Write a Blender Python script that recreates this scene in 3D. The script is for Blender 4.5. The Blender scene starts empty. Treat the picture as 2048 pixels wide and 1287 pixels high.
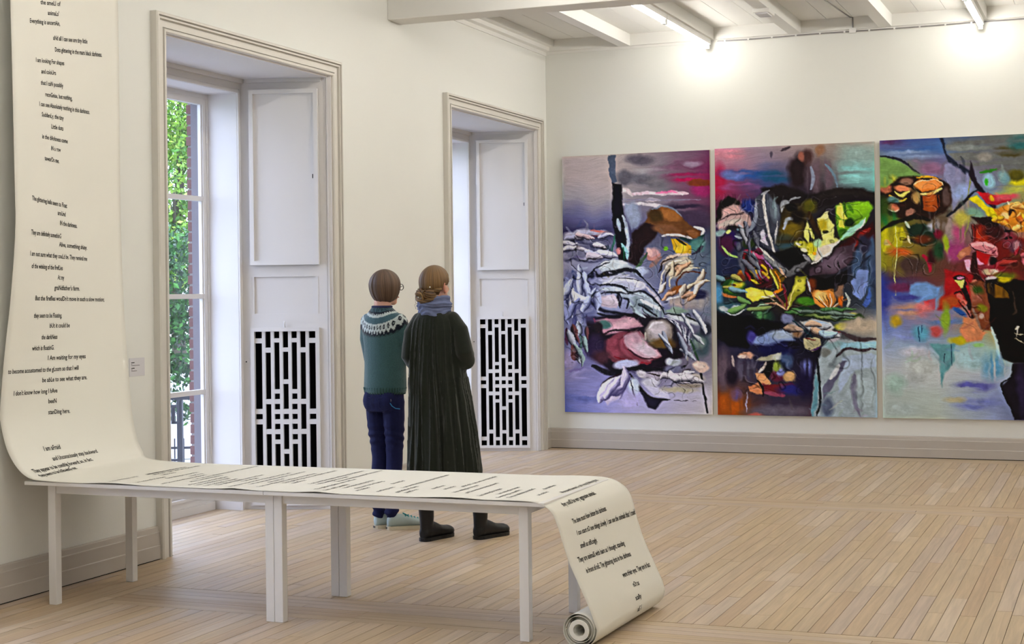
import bpy, bmesh, math, random
import numpy as np
from mathutils import Vector, Matrix, noise as mnoise

random.seed(7)
scene = bpy.context.scene
C = scene.collection

# ------------------------------------------------------------------ camera
F_PX, CX, CY = 3078.8, 1024.0, 582.55            # focal length and principal point in a 2048x1287 frame
YAW, ROLL = math.radians(-21.744), math.radians(-0.70)
CAM = np.array([5.220, -14.037, 1.52])
fw = np.array([math.sin(YAW), math.cos(YAW), 0.0])
rt0 = np.array([math.cos(YAW), -math.sin(YAW), 0.0])
up0 = np.array([0.0, 0.0, 1.0])
rt = math.cos(ROLL)*rt0 + math.sin(ROLL)*up0
up = -math.sin(ROLL)*rt0 + math.cos(ROLL)*up0
cd = bpy.data.cameras.new('camera'); cam = bpy.data.objects.new('camera', cd); C.objects.link(cam)
cd.sensor_width = 36.0; cd.lens = F_PX/2048*36.0
cd.shift_x = 0.0; cd.shift_y = -(643.5-CY)/2048
cd.clip_start = 0.05; cd.clip_end = 300
M = Matrix.Identity(4)
for i in range(3):
    M[i][0] = rt[i]; M[i][1] = up[i]; M[i][2] = -fw[i]; M[i][3] = CAM[i]
cam.matrix_world = M
scene.camera = cam

# ------------------------------------------------------------------ world: even overcast sky
w = bpy.data.worlds.new('overcast_sky'); scene.world = w; w.use_nodes = True
nt = w.node_tree; nt.nodes.clear()
bg = nt.nodes.new('ShaderNodeBackground'); wo = nt.nodes.new('ShaderNodeOutputWorld')
bg.inputs[0].default_value = (0.64, 0.72, 1.0, 1); bg.inputs[1].default_value = 5.2
nt.links.new(bg.outputs[0], wo.inputs[0])
TUBE_STRENGTH = 37.0
scene.view_settings.view_transform = 'Standard'
scene.view_settings.look = 'None'
scene.view_settings.gamma = 1.0
scene.view_settings.use_curve_mapping = False
scene.view_settings.exposure = 0.60

def px_ray(x, y):
    return fw + (x-CX)/F_PX*rt - (y-CY)/F_PX*up
def on_plane(ax, v, x, y):
    d = px_ray(x, y); return CAM + d*(v-CAM[ax])/d[ax]
def project(P):
    d = np.asarray(P, float)-CAM; z = d@fw
    return CX+F_PX*(d@rt)/z, CY-F_PX*(d@up)/z

# ------------------------------------------------------------------ materials
def srgb(h):
    if isinstance(h, int): h = [(h >> 16 & 255)/255, (h >> 8 & 255)/255, (h & 255)/255]
    return tuple(c/12.92 if c <= .04045 else ((c+.055)/1.055)**2.4 for c in h)
MATS = {}
def mat(name, col, rough=.6, metal=0.0, spec=.5, noise=0.0, nscale=6.0, bump=0.0, bscale=60.0, stretch=(1,1,1), emit=None, estr=0.0, sheen=0.0, attr=None):
    """node material: base colour with optional noise variation and fine bump, in world position"""
    m = bpy.data.materials.new(name); m.use_nodes = True; t = m.node_tree; N = t.nodes; L = t.links
    b = N['Principled BSDF']
    b.inputs['Roughness'].default_value = rough; b.inputs['Metallic'].default_value = metal
    b.inputs['Specular IOR Level'].default_value = spec
    if sheen: b.inputs['Sheen Weight'].default_value = sheen
    c4 = (*col, 1)
    b.inputs['Base Color'].default_value = c4
    src = None
    if attr:
        a = N.new('ShaderNodeAttribute'); a.attribute_name = attr; src = a.outputs['Color']
        L.new(src, b.inputs['Base Color'])
    if noise or bump:
        g = N.new('ShaderNodeTexCoord'); mp = N.new('ShaderNodeMapping'); mp.inputs['Scale'].default_value = stretch
        L.new(g.outputs['Object'], mp.inputs[0])
    if noise:
        n = N.new('ShaderNodeTexNoise'); n.inputs['Scale'].default_value = nscale; n.inputs['Detail'].default_value = 4
        L.new(mp.outputs[0], n.inputs['Vector'])
        r = N.new('ShaderNodeMapRange'); r.inputs['To Min'].default_value = 1-noise; r.inputs['To Max'].default_value = 1+noise
        L.new(n.outputs['Fac'], r.inputs['Value'])
        x = N.new('ShaderNodeVectorMath'); x.operation = 'SCALE'
        if src: L.new(src, x.inputs[0])
        else: x.inputs[0].default_value = col
        L.new(r.outputs[0], x.inputs['Scale']); L.new(x.outputs[0], b.inputs['Base Color'])
    if bump:
        n2 = N.new('ShaderNodeTexNoise'); n2.inputs['Scale'].default_value = bscale; n2.inputs['Detail'].default_value = 3
        L.new(mp.outputs[0], n2.inputs['Vector'])
        bp = N.new('ShaderNodeBump'); bp.inputs['Strength'].default_value = bump; bp.inputs['Distance'].default_value = .004
        L.new(n2.outputs['Fac'], bp.inputs['Height']); L.new(bp.outputs[0], b.inputs['Normal'])
    if emit:
        b.inputs['Emission Color'].default_value = (*emit, 1); b.inputs['Emission Strength'].default_value = estr
    MATS[name] = m
    return m
mat('wall_paint', (.785, .79, .75), .85, spec=.2, noise=.015, nscale=1.5, bump=.10, bscale=90)
mat('ceiling_paint', (.79, .785, .75), .85, spec=.2, noise=.015, nscale=2)
mat('casing_paint', (.66, .635, .58), .45, spec=.4, noise=.03, nscale=3)
mat('niche_paint', (.70, .68, .67), .5, spec=.4, noise=.02, nscale=3)
mat('baseboard_paint', (.46, .42, .375), .5, spec=.4, noise=.04, nscale=4)
mat('dark_void', (.006, .006, .006), .9, spec=.05)
mat('groove', (.16, .14, .12), .8)
mat('table_paint', (.80, .785, .765), .45, noise=.02, nscale=5)
mat('paper', (.84, .825, .75), .75, spec=.25, noise=.012, nscale=4)
mat('ink', (.012, .012, .012), .7, spec=.2)
mat('card', (.66, .65, .68), .6)
mat('lamp_white', (.8, .8, .78), .4)
mat('tube_glow', (1, 1, 1), .3, emit=(1.0, .955, .885), estr=TUBE_STRENGTH)
mat('metal_grey', (.35, .35, .36), .35, metal=.9)
mat('canvas_edge', (.62, .56, .47), .8, noise=.1, nscale=30)
mat('steel_dark', (.008, .009, .018), .6)
mat('mortar', (.20, .19, .18), .9, bump=.3, bscale=60)
mat('brick', (.12, .046, .04), .85, noise=.35, nscale=14, bump=.5, bscale=70)
mat('timber_outside', (.13, .115, .13), .7, noise=.12, nscale=10)
mat('bark', (.06, .045, .03), .9, bump=.6, bscale=20)
mat('gravel', (.36, .35, .35), .9, noise=.15, nscale=9)
mat('lawn', (.10, .22, .04), .9, noise=.4, nscale=3)
mat('white_render', (.84, .85, .87), .8, noise=.05, nscale=2)
mat('floor_gap', (.035, .026, .018), .9)
mat('leaf', (.2, .4, .05), .5, attr='col', spec=.4)

# glass: clear with a faint reflection
g = bpy.data.materials.new('window_glass'); g.use_nodes = True; t = g.node_tree; t.nodes.clear()
o_ = t.nodes.new('ShaderNodeOutputMaterial'); mx = t.nodes.new('ShaderNodeMixShader'); tr = t.nodes.new('ShaderNodeBsdfTransparent')
gl = t.nodes.new('ShaderNodeBsdfGlossy'); gl.inputs['Roughness'].default_value = .02; mx.inputs[0].default_value = .05
tr.inputs[0].default_value = (.95, .97, .97, 1)
t.links.new(tr.outputs[0], mx.inputs[1]); t.links.new(gl.outputs[0], mx.inputs[2]); t.links.new(mx.outputs[0], o_.inputs[0])
MATS['window_glass'] = g

def wood(name, along, source):
    """limed oak; tone per plank from object random or from a mesh attribute; grain stretched along the plank"""
    m = bpy.data.materials.new(name); m.use_nodes = True; t = m.node_tree; N = t.nodes; L = t.links; b = N['Principled BSDF']
    b.inputs['Roughness'].default_value = .42; b.inputs['Specular IOR Level'].default_value = .45
    if source == 'object':
        oi = N.new('ShaderNodeObjectInfo'); rnd = oi.outputs['Random']
    else:
        a = N.new('ShaderNodeAttribute'); a.attribute_name = 'tone'; rnd = a.outputs['Fac']
    geo = N.new('ShaderNodeNewGeometry'); mp = N.new('ShaderNodeMapping'); mp.inputs['Scale'].default_value = (46, 2.2, 1) if along == 'y' else (2.2, 46, 1)
    sc = N.new('ShaderNodeVectorMath'); sc.operation = 'SCALE'; sc.inputs[0].default_value = (37, 53, 11); L.new(rnd, sc.inputs['Scale'])
    ad = N.new('ShaderNodeVectorMath'); L.new(geo.outputs['Position'], ad.inputs[0]); L.new(sc.outputs[0], ad.inputs[1])
    L.new(ad.outputs[0], mp.inputs[0])
    n = N.new('ShaderNodeTexNoise'); n.inputs['Scale'].default_value = 1; n.inputs['Detail'].default_value = 5; n.inputs['Distortion'].default_value = .6
    L.new(mp.outputs[0], n.inputs['Vector'])
    cr = N.new('ShaderNodeValToRGB'); e = cr.color_ramp.elements
    e[0].position = 0; e[0].color = (*srgb(0xB79E80), 1); e[1].position = 1; e[1].color = (*srgb(0xC8B59C), 1)
    for p_, c_ in ((.25, 0xC0AB8E), (.5, 0xBCA584), (.75, 0xB9A694)):
        q = cr.color_ramp.elements.new(p_); q.color = (*srgb(c_), 1)
    L.new(rnd, cr.inputs[0])
    r = N.new('ShaderNodeMapRange'); r.inputs['From Min'].default_value = .3; r.inputs['From Max'].default_value = .7
    r.inputs['To Min'].default_value = .84; r.inputs['To Max'].default_value = 1.1; L.new(n.outputs['Fac'], r.inputs['Value'])
    n2 = N.new('ShaderNodeTexNoise'); n2.inputs['Scale'].default_value = 1.3; n2.inputs['Detail'].default_value = 3; L.new(geo.outputs['Position'], n2.inputs['Vector'])
    r2 = N.new('ShaderNodeMapRange'); r2.inputs['To Min'].default_value = .9; r2.inputs['To Max'].default_value = 1.08; L.new(n2.outputs['Fac'], r2.inputs['Value'])
    mu = N.new('ShaderNodeMath'); mu.operation = 'MULTIPLY'; L.new(r.outputs[0], mu.inputs[0]); L.new(r2.outputs[0], mu.inputs[1])
    x = N.new('ShaderNodeVectorMath'); x.operation = 'SCALE'; L.new(cr.outputs[0], x.inputs[0]); L.new(mu.outputs[0], x.inputs['Scale']); L.new(x.outputs[0], b.inputs['Base Color'])
    bp = N.new('ShaderNodeBump'); bp.inputs['Strength'].default_value = .12; bp.inputs['Distance'].default_value = .002
    L.new(n.outputs['Fac'], bp.inputs['Height']); L.new(bp.outputs[0], b.inputs['Normal'])
    r3 = N.new('ShaderNodeMapRange'); r3.inputs['To Min'].default_value = .36; r3.inputs['To Max'].default_value = .58; L.new(n2.outputs['Fac'], r3.inputs['Value']); L.new(r3.outputs[0], b.inputs['Roughness'])
    MATS[name] = m
for s_ in ('y', 'x'):
    wood('oak_'+s_, s_, 'object'); wood('oak_field_'+s_, s_, 'attr')

# ------------------------------------------------------------------ mesh helpers
class MB:
    """collects polygons; build() links them as one mesh object (local to the parent's location)"""
    def __init__(s): s.v = []; s.f = []
    def add(s, vs, fs):
        k = len(s.v); s.v += [tuple(p) for p in vs]; s.f += [tuple(i+k for i in f) for f in fs]; return s
    def box(s, a, b):
        x0, y0, z0 = a; x1, y1, z1 = b
        return s.add([(x0,y0,z0),(x1,y0,z0),(x1,y1,z0),(x0,y1,z0),(x0,y0,z1),(x1,y0,z1),(x1,y1,z1),(x0,y1,z1)],
                     [(0,3,2,1),(4,5,6,7),(0,1,5,4),(1,2,6,5),(2,3,7,6),(3,0,4,7)])
    def hexa(s, p): return s.add(p, [(0,3,2,1),(4,5,6,7),(0,1,5,4),(1,2,6,5),(2,3,7,6),(3,0,4,7)])
    def loft(s, rings, closed=True, caps=True):
        n = len(rings[0]); k = len(s.v)
        for r in rings: s.v += [tuple(p) for p in r]
        m = n if closed else n-1
        for i in range(len(rings)-1):
            for j in range(m):
                a = k+i*n+j; b = k+i*n+(j+1) % n; s.f.append((a, b, b+n, a+n))
        if caps and closed:
            s.f.append(tuple(k+j for j in reversed(range(n)))); s.f.append(tuple(k+(len(rings)-1)*n+j for j in range(n)))
        return s
    def tube(s, pts, rad, n=10, flat=None, round_ends=True):
        """swept circle/ellipse; rad: number or list; flat: list of (second radius) along the local binormal"""
        P = [Vector(p) for p in pts]
        if not isinstance(rad, (list, tuple)): rad = [rad]*len(P)
        fl = flat or rad
        if round_ends:
            d0 = (P[0]-P[1]).normalized(); d1 = (P[-1]-P[-2]).normalized(); r0 = min(rad[0], fl[0]); r1 = min(rad[-1], fl[-1])
            pre = [(P[0]+d0*r0*math.sin(a), math.cos(a)) for a in (1.35, .9, .45)]
            post = [(P[-1]+d1*r1*math.sin(a), math.cos(a)) for a in (.45, .9, 1.35)]
            P2 = [p for p, _ in pre]+P+[p for p, _ in post]
            R2 = [rad[0]*c for _, c in pre]+list(rad)+[rad[-1]*c for _, c in post]
            F2 = [fl[0]*c for _, c in pre]+list(fl)+[fl[-1]*c for _, c in post]
        else: P2, R2, F2 = P, list(rad), list(fl)
        rings = []; u = None
        for i, p in enumerate(P2):
            d = (P2[min(i+1, len(P2)-1)]-P2[max(i-1, 0)])
            d = d.normalized() if d.length > 1e-9 else Vector((0,0,1))
            if u is None:
                u = Vector((1,0,0)) if abs(d.x) < .8 else Vector((0,1,0))
            u = (u-d*u.dot(d)).normalized(); b = d.cross(u)
            rings.append([p+u*R2[i]*math.cos(a)+b*F2[i]*math.sin(a) for a in (2*math.pi*j/n for j in range(n))])
        return s.loft(rings)
    def vloft(s, st, n=28, e=2.0):
        """stack of ellipses: (z, cx, cy, rx, ry)"""
        rings = []
        for z, cx, cy, rx, ry in st:
            r = []
            for j in range(n):
                a = 2*math.pi*j/n; c, q = math.cos(a), math.sin(a)
                r.append((cx+rx*math.copysign(abs(c)**(2/e), c), cy+ry*math.copysign(abs(q)**(2/e), q), z))
            rings.append(r)
        return s.loft(rings)
    def ell(s, c, r, n=18, m=10, rot=None):
        rings = []
        for i in range(m+1):
            th = math.pi*(i/m*.98+.01); ring = []
            for j in range(n):
                a = 2*math.pi*j/n
                p = Vector((r[0]*math.sin(th)*math.cos(a), r[1]*math.sin(th)*math.sin(a), -r[2]*math.cos(th)))
                if rot: p = rot @ p
                ring.append((c[0]+p.x, c[1]+p.y, c[2]+p.z))
            rings.append(ring)
        return s.loft(rings)
    def torus(s, c, R, r, n=24, m=8, rot=None, sx=1, sy=1):
        k = len(s.v)
        for i in range(n):
            a = 2*math.pi*i/n
            for j in range(m):
                b = 2*math.pi*j/m; p = Vector(((R+r*math.cos(b))*math.cos(a)*sx, (R+r*math.cos(b))*math.sin(a)*sy, r*math.sin(b)))
                if rot: p = rot @ p
                s.v.append((c[0]+p.x, c[1]+p.y, c[2]+p.z))
        for i in range(n):
            for j in range(m):
                s.f.append((k+i*m+j, k+((i+1) % n)*m+j, k+((i+1) % n)*m+(j+1) % m, k+i*m+(j+1) % m))
        return s
    def xf(s, M):
        s.v = [tuple(M @ Vector(p)) for p in s.v]; return s
    def mesh(s, name, m=None, smooth=False, off=(0,0,0)):
        me = bpy.data.meshes.new(name)
        me.from_pydata([(p[0]-off[0], p[1]-off[1], p[2]-off[2]) for p in s.v], [], s.f); me.update()
        if m: me.materials.append(MATS[m] if isinstance(m, str) else m)
        if smooth: me.polygons.foreach_set('use_smooth', [True]*len(me.polygons))
        return me
    def build(s, name, m, parent=None, smooth=False, world=False, **tags):
        off = tuple(parent.location) if (parent is not None and world) else (0,0,0)
        return link(name, s.mesh(name, m, smooth, off), parent, **tags)
def link(name, me, parent=None, label=None, cat=None, group=None, kind=None):
    o = bpy.data.objects.new(name, me); C.objects.link(o)
    if parent is not None: o.parent = parent
    tag(o, label, cat, group, kind); return o
def tag(o, label=None, cat=None, group=None, kind=None):
    if label: o['label'] = label
    if cat: o['category'] = cat
    if group: o['group'] = group
    if kind: o['kind'] = kind
    return o
def thing(name, label, cat, loc=(0,0,0), rz=0.0, group=None, kind=None):
    o = bpy.data.objects.new(name, None); C.objects.link(o); o.location = loc; o.rotation_euler = (0,0,rz); o.empty_display_size = .1
    return tag(o, label, cat, group, kind)
def copy_tree(o, parent=None):
    c = o.copy(); C.objects.link(c); c.parent = parent
    for ch in list(o.children): copy_tree(ch, c)
    return c
def bevel(o, wdt=.003, seg=2):
    md = o.modifiers.new('bevel', 'BEVEL'); md.width = wdt; md.segments = seg; md.limit_method = 'ANGLE'; return o
def fuse(mb, voxel=.007, smooth=4, name='fused', m=None):
    """one continuous skin around overlapping shapes"""
    me = mb.mesh(name); o = bpy.data.objects.new(name, me); C.objects.link(o)
    r = o.modifiers.new('r', 'REMESH'); r.mode = 'VOXEL'; r.voxel_size = voxel; r.use_smooth_shade = True
    if smooth:
        s = o.modifiers.new('s', 'SMOOTH'); s.factor = .5; s.iterations = smooth
    dg = bpy.context.evaluated_depsgraph_get()
    out = bpy.data.meshes.new_from_object(o.evaluated_get(dg))
    bpy.data.objects.remove(o); bpy.data.meshes.remove(me)
    out.name = name; out.materials.clear()
    if m: out.materials.append(MATS[m])
    out.polygons.foreach_set('use_smooth', [True]*len(out.polygons))
    return out
def paint(me, fn, name='col'):
    n = len(me.vertices); co = np.empty(n*3, np.float32); me.vertices.foreach_get('co', co); co = co.reshape(-1, 3)
    a = me.attributes.new(name, 'FLOAT_COLOR', 'POINT')
    c = np.ones((n, 4), np.float32); c[:, :3] = fn(co); a.data.foreach_set('color', c.ravel())
def coords(me):
    n = len(me.vertices); co = np.empty(n*3, np.float32); me.vertices.foreach_get('co', co); return co.reshape(-1, 3)
def set_coords(me, co): me.vertices.foreach_set('co', np.ascontiguousarray(co, np.float32).ravel()); me.update()
def normals(me):
    n = len(me.vertices); co = np.empty(n*3, np.float32); me.vertex_normals.foreach_get('vector', co); return co.reshape(-1, 3)

# ================================================================== room shell
RX, RY = 9.2, -17.0            # room runs x 0..RX, y RY..0
CEIL = 3.96
WIN_Y = [-5.41, -1.31, -9.51, -13.61]; HALF_OUT, HALF_IN, W_TOP, CAS = 1.1315, 1.02, 3.168, .112
OPEN_TOP = 3.056

mb = MB(); edges = sorted([(c-HALF_IN, c+HALF_IN) for c in WIN_Y])
y = RY-.1
for a, b in edges:
    mb.box((-.1, y, 0), (0, a, CEIL)); mb.box((-.1, a, OPEN_TOP), (0, b, CEIL)); y = b
mb.box((-.1, y, 0), (0, .1, CEIL))
mb.build('wall_left', 'wall_paint', kind='structure')
MB().box((0, 0, -.05), (RX+.1, .1, CEIL)).build('wall_back', 'wall_paint', kind='structure')
MB().box((RX, RY, -.05), (RX+.1, 0, CEIL)).build('wall_right', 'wall_paint', kind='structure')
MB().box((0, RY-.1, -.05), (RX+.1, RY, CEIL)).build('wall_front', 'wall_paint', kind='structure')

BASE = [(0, 0), (.030, 0), (.030, .075), (.026, .080), (.026, .150), (.020, .155), (.016, .180), (.010, .187), (0, .187)]
def base_run(name, p0, p1, nrm):
    rings = []
    for p in (p0, p1): rings.append([(p[0]+nrm[0]*d, p[1]+nrm[1]*d, z+.006) for d, z in BASE])
    o = MB().loft(rings).build(name, 'baseboard_paint', kind='structure')
    gp = MB(); q = [(p[0]+nrm[0]*.022, p[1]+nrm[1]*.022) for p in (p0, p1)]
    lo = [(min(p0[0], q[1][0]), min(p0[1], q[1][1])), (max(p0[0], q[1][0]), max(p0[1], q[1][1]))]
    gp.box((lo[0][0], lo[0][1], .0), (lo[1][0], lo[1][1], .008)).build('shadow_gap', 'dark_void', o)
    return o
ys = [RY]+[v for a, b in edges for v in (a-CAS, b+CAS)]+[-.002]
for i in range(0, len(ys), 2): base_run('baseboard_left', (0, ys[i], 0), (0, ys[i+1], 0), (1, 0))
base_run('baseboard_back', (.0, 0, 0), (RX, 0, 0), (0, -1))
base_run('baseboard_right', (RX, RY, 0), (RX, 0, 0), (-1, 0))
base_run('baseboard_front', (0, RY, 0), (RX, RY, 0), (0, 1))

# ---------------------------------------------------------------- floor of limed oak planks
floor = MB().box((-1.0, RY, -.12), (RX, 0, -.012)).build('floor', 'floor_gap', kind='structure')
PW = .0745; planks = []
def run_y(x, ya, yb, lo=.7, hi=1.7, wd=PW):
    y = ya
    first = random.uniform(.25, 1.2)
    while y < yb-.02:
        l = first if y == ya else random.uniform(lo, hi)
        if yb-(y+l) < .22: l = yb-y
        planks.append((x, y, wd, l, 'y')); y += l
def run_x(y, xa, xb):
    x = xa
    while x < xb-.02:
        l = random.uniform(.9, 2.2)
        if xb-(x+l) < .3: l = xb-x
        planks.append((x, y, l, PW, 'x')); x += l
XL = .02+6*PW
for k in range(6): run_y(.02+k*PW, RY, -.3, 1.2, 2.4)
for k in range(4): run_x(-.3+k*PW, .02, RX)
bands = [(-3.47, -3.02), (-7.69, -7.24), (-11.91, -11.46), (-16.13, -15.68)]
for a, b in bands:
    for k in range(6): run_x(a+k*PW, XL, RX)
panels = [(-3.02, -.3), (-7.24, -3.47), (-11.46, -7.69), (-15.68, -11.91), (RY, -16.13)]
for a, b in panels:
    x = XL
    while x < RX-.01:
        run_y(x, a, b); x += PW
for c in WIN_Y:
    for k in range(12): run_y(.02-(k+1)*PW, c-.99, c+.99, .9, 1.9)
def seen(pl):
    x, y, a, b, d = pl
    pts = [project((x+i*a, y+j*b, 0)) for i, j in ((0,0),(1,0),(1,1),(0,1))]
    if max(p[0] for p in pts) < 0 or min(p[0] for p in pts) > 2048 or min(p[1] for p in pts) > 1287: return 0
    if y < -12.5: return 0
    pts = [(min(max(p[0], 0), 2048), min(p[1], 1287)) for p in pts]
    return abs(sum(pts[i][0]*pts[(i+1) % 4][1]-pts[(i+1) % 4][0]*pts[i][1] for i in range(4)))/2
planks.sort(key=seen, reverse=True)
um = {d: MB().add([(0,0,-.02),(1,0,-.02),(1,1,-.02),(0,1,-.02),(0,0,0),(1,0,0),(1,1,0),(0,1,0)], [(4,5,6,7),(0,1,5,4),(1,2,6,5),(2,3,7,6),(3,0,4,7)]).mesh('plank', 'oak_'+d) for d in 'xy'}
GAP = .0027
for x, y, a, b, d in planks[:300]:
    o = link('plank', um[d], floor)
    o.location = (x+GAP/2, y+GAP/2, random.uniform(-.0008, 0)); o.scale = (a-GAP, b-GAP, 1)
for d in 'xy':
    mb = MB(); tones = []
    for x, y, a, b, dd in planks[300:]:
        if dd != d: continue
        z = random.uniform(-.0008, 0)
        mb.add([(x+GAP/2,y+GAP/2,-.02),(x+a-GAP/2,y+GAP/2,-.02),(x+a-GAP/2,y+b-GAP/2,-.02),(x+GAP/2,y+b-GAP/2,-.02),(x+GAP/2,y+GAP/2,z),(x+a-GAP/2,y+GAP/2,z),(x+a-GAP/2,y+b-GAP/2,z),(x+GAP/2,y+b-GAP/2,z)], [(4,5,6,7),(0,1,5,4),(1,2,6,5),(2,3,7,6),(3,0,4,7)])
        tones += [random.random()]*8
    o = mb.build('plank_field', 'oak_field_'+d, floor, kind='stuff')
    at = o.data.attributes.new('tone', 'FLOAT', 'POINT'); at.data.foreach_set('value', tones)

# ---------------------------------------------------------------- ceiling: boards, joists, girders
ceiling = MB().box((-.1, RY-.1, CEIL), (RX+.1, .1, CEIL+.15)).build('ceiling', 'ceiling_paint', kind='structure')
GIRD = [-3.33, -7.2, -11.1, -15.0]
for gy in GIRD: bevel(MB().box((0, gy-.122, 3.605), (RX, gy+.122, CEIL)).build('girder', 'ceiling_paint', ceiling), .006)
JR = [.871+.8125*k for k in range(11)]
bays = [(-3.208, 0), (-7.078, -3.452), (-10.978, -7.322), (-14.878, -11.222)]
for ya, yb in bays:
    jm = None
    for xr in JR[:10]:
        if jm is None: jm = MB().box((-.11, 0, 3.838), (0, yb-ya, CEIL)).mesh('joist', 'ceiling_paint')
        o = link('joist', jm, ceiling); o.location = (xr, ya, 0)
xs = [.10]+[v for r in JR[:7] for v in (r-.11, r)]
for i in range(0, len(xs)-1, 2):
    w3 = (xs[i+1]-xs[i])/3
    for k in range(3):
        MB().box((xs[i]+k*w3+.002, -3.208, CEIL-.010), (xs[i]+(k+1)*w3-.002, -.03, CEIL)).build('ceiling_board', 'ceiling_paint', ceiling)
CR = [(0, 3.80), (.012, 3.80), (.016, 3.835), (.05, 3.845), (.055, 3.88), (.10, 3.885), (.10, CEIL), (0, CEIL)]
for k, (ya, yb) in enumerate(bays):
    MB().loft([[(d, ya, z) for d, z in CR], [(d, yb, z) for d, z in CR]]).build('trim_%d' % (k+1), 'ceiling_paint', kind='structure')
CB = [(0, 3.815), (.008, 3.815), (.012, 3.838), (.03, 3.842), (.03, CEIL), (0, CEIL)]
MB().loft([[(0, -d, z) for d, z in CB], [(RX, -d, z) for d, z in CB]]).build('trim_5', 'ceiling_paint', kind='structure')

# ---------------------------------------------------------------- deep window niches
JA, JB = (0.0, .995), (-.60, .81)          # far jamb from room edge to window side (x, y), near jamb mirrored
JL = math.hypot(JB[0]-JA[0], JB[1]-JA[1]); JD = ((JB[0]-JA[0])/JL, (JB[1]-JA[1])/JL); JN = (-JD[1], JD[0])
def jp(s, z, h, side): return (JA[0]+JD[0]*s+JN[0]*h, side*(JA[1]+JD[1]*s+JN[1]*h), z)
def jbox(mb, s0, s1, z0, z1, h0, h1, side):
    p = [jp(s0,z0,h0,side), jp(s1,z0,h0,side), jp(s1,z0,h1,side), jp(s0,z0,h1,side), jp(s0,z1,h0,side), jp(s1,z1,h0,side), jp(s1,z1,h1,side), jp(s0,z1,h1,side)]
    if side < 0: p = [p[i] for i in (3,2,1,0,7,6,5,4)]
    return mb.hexa(p)
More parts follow.
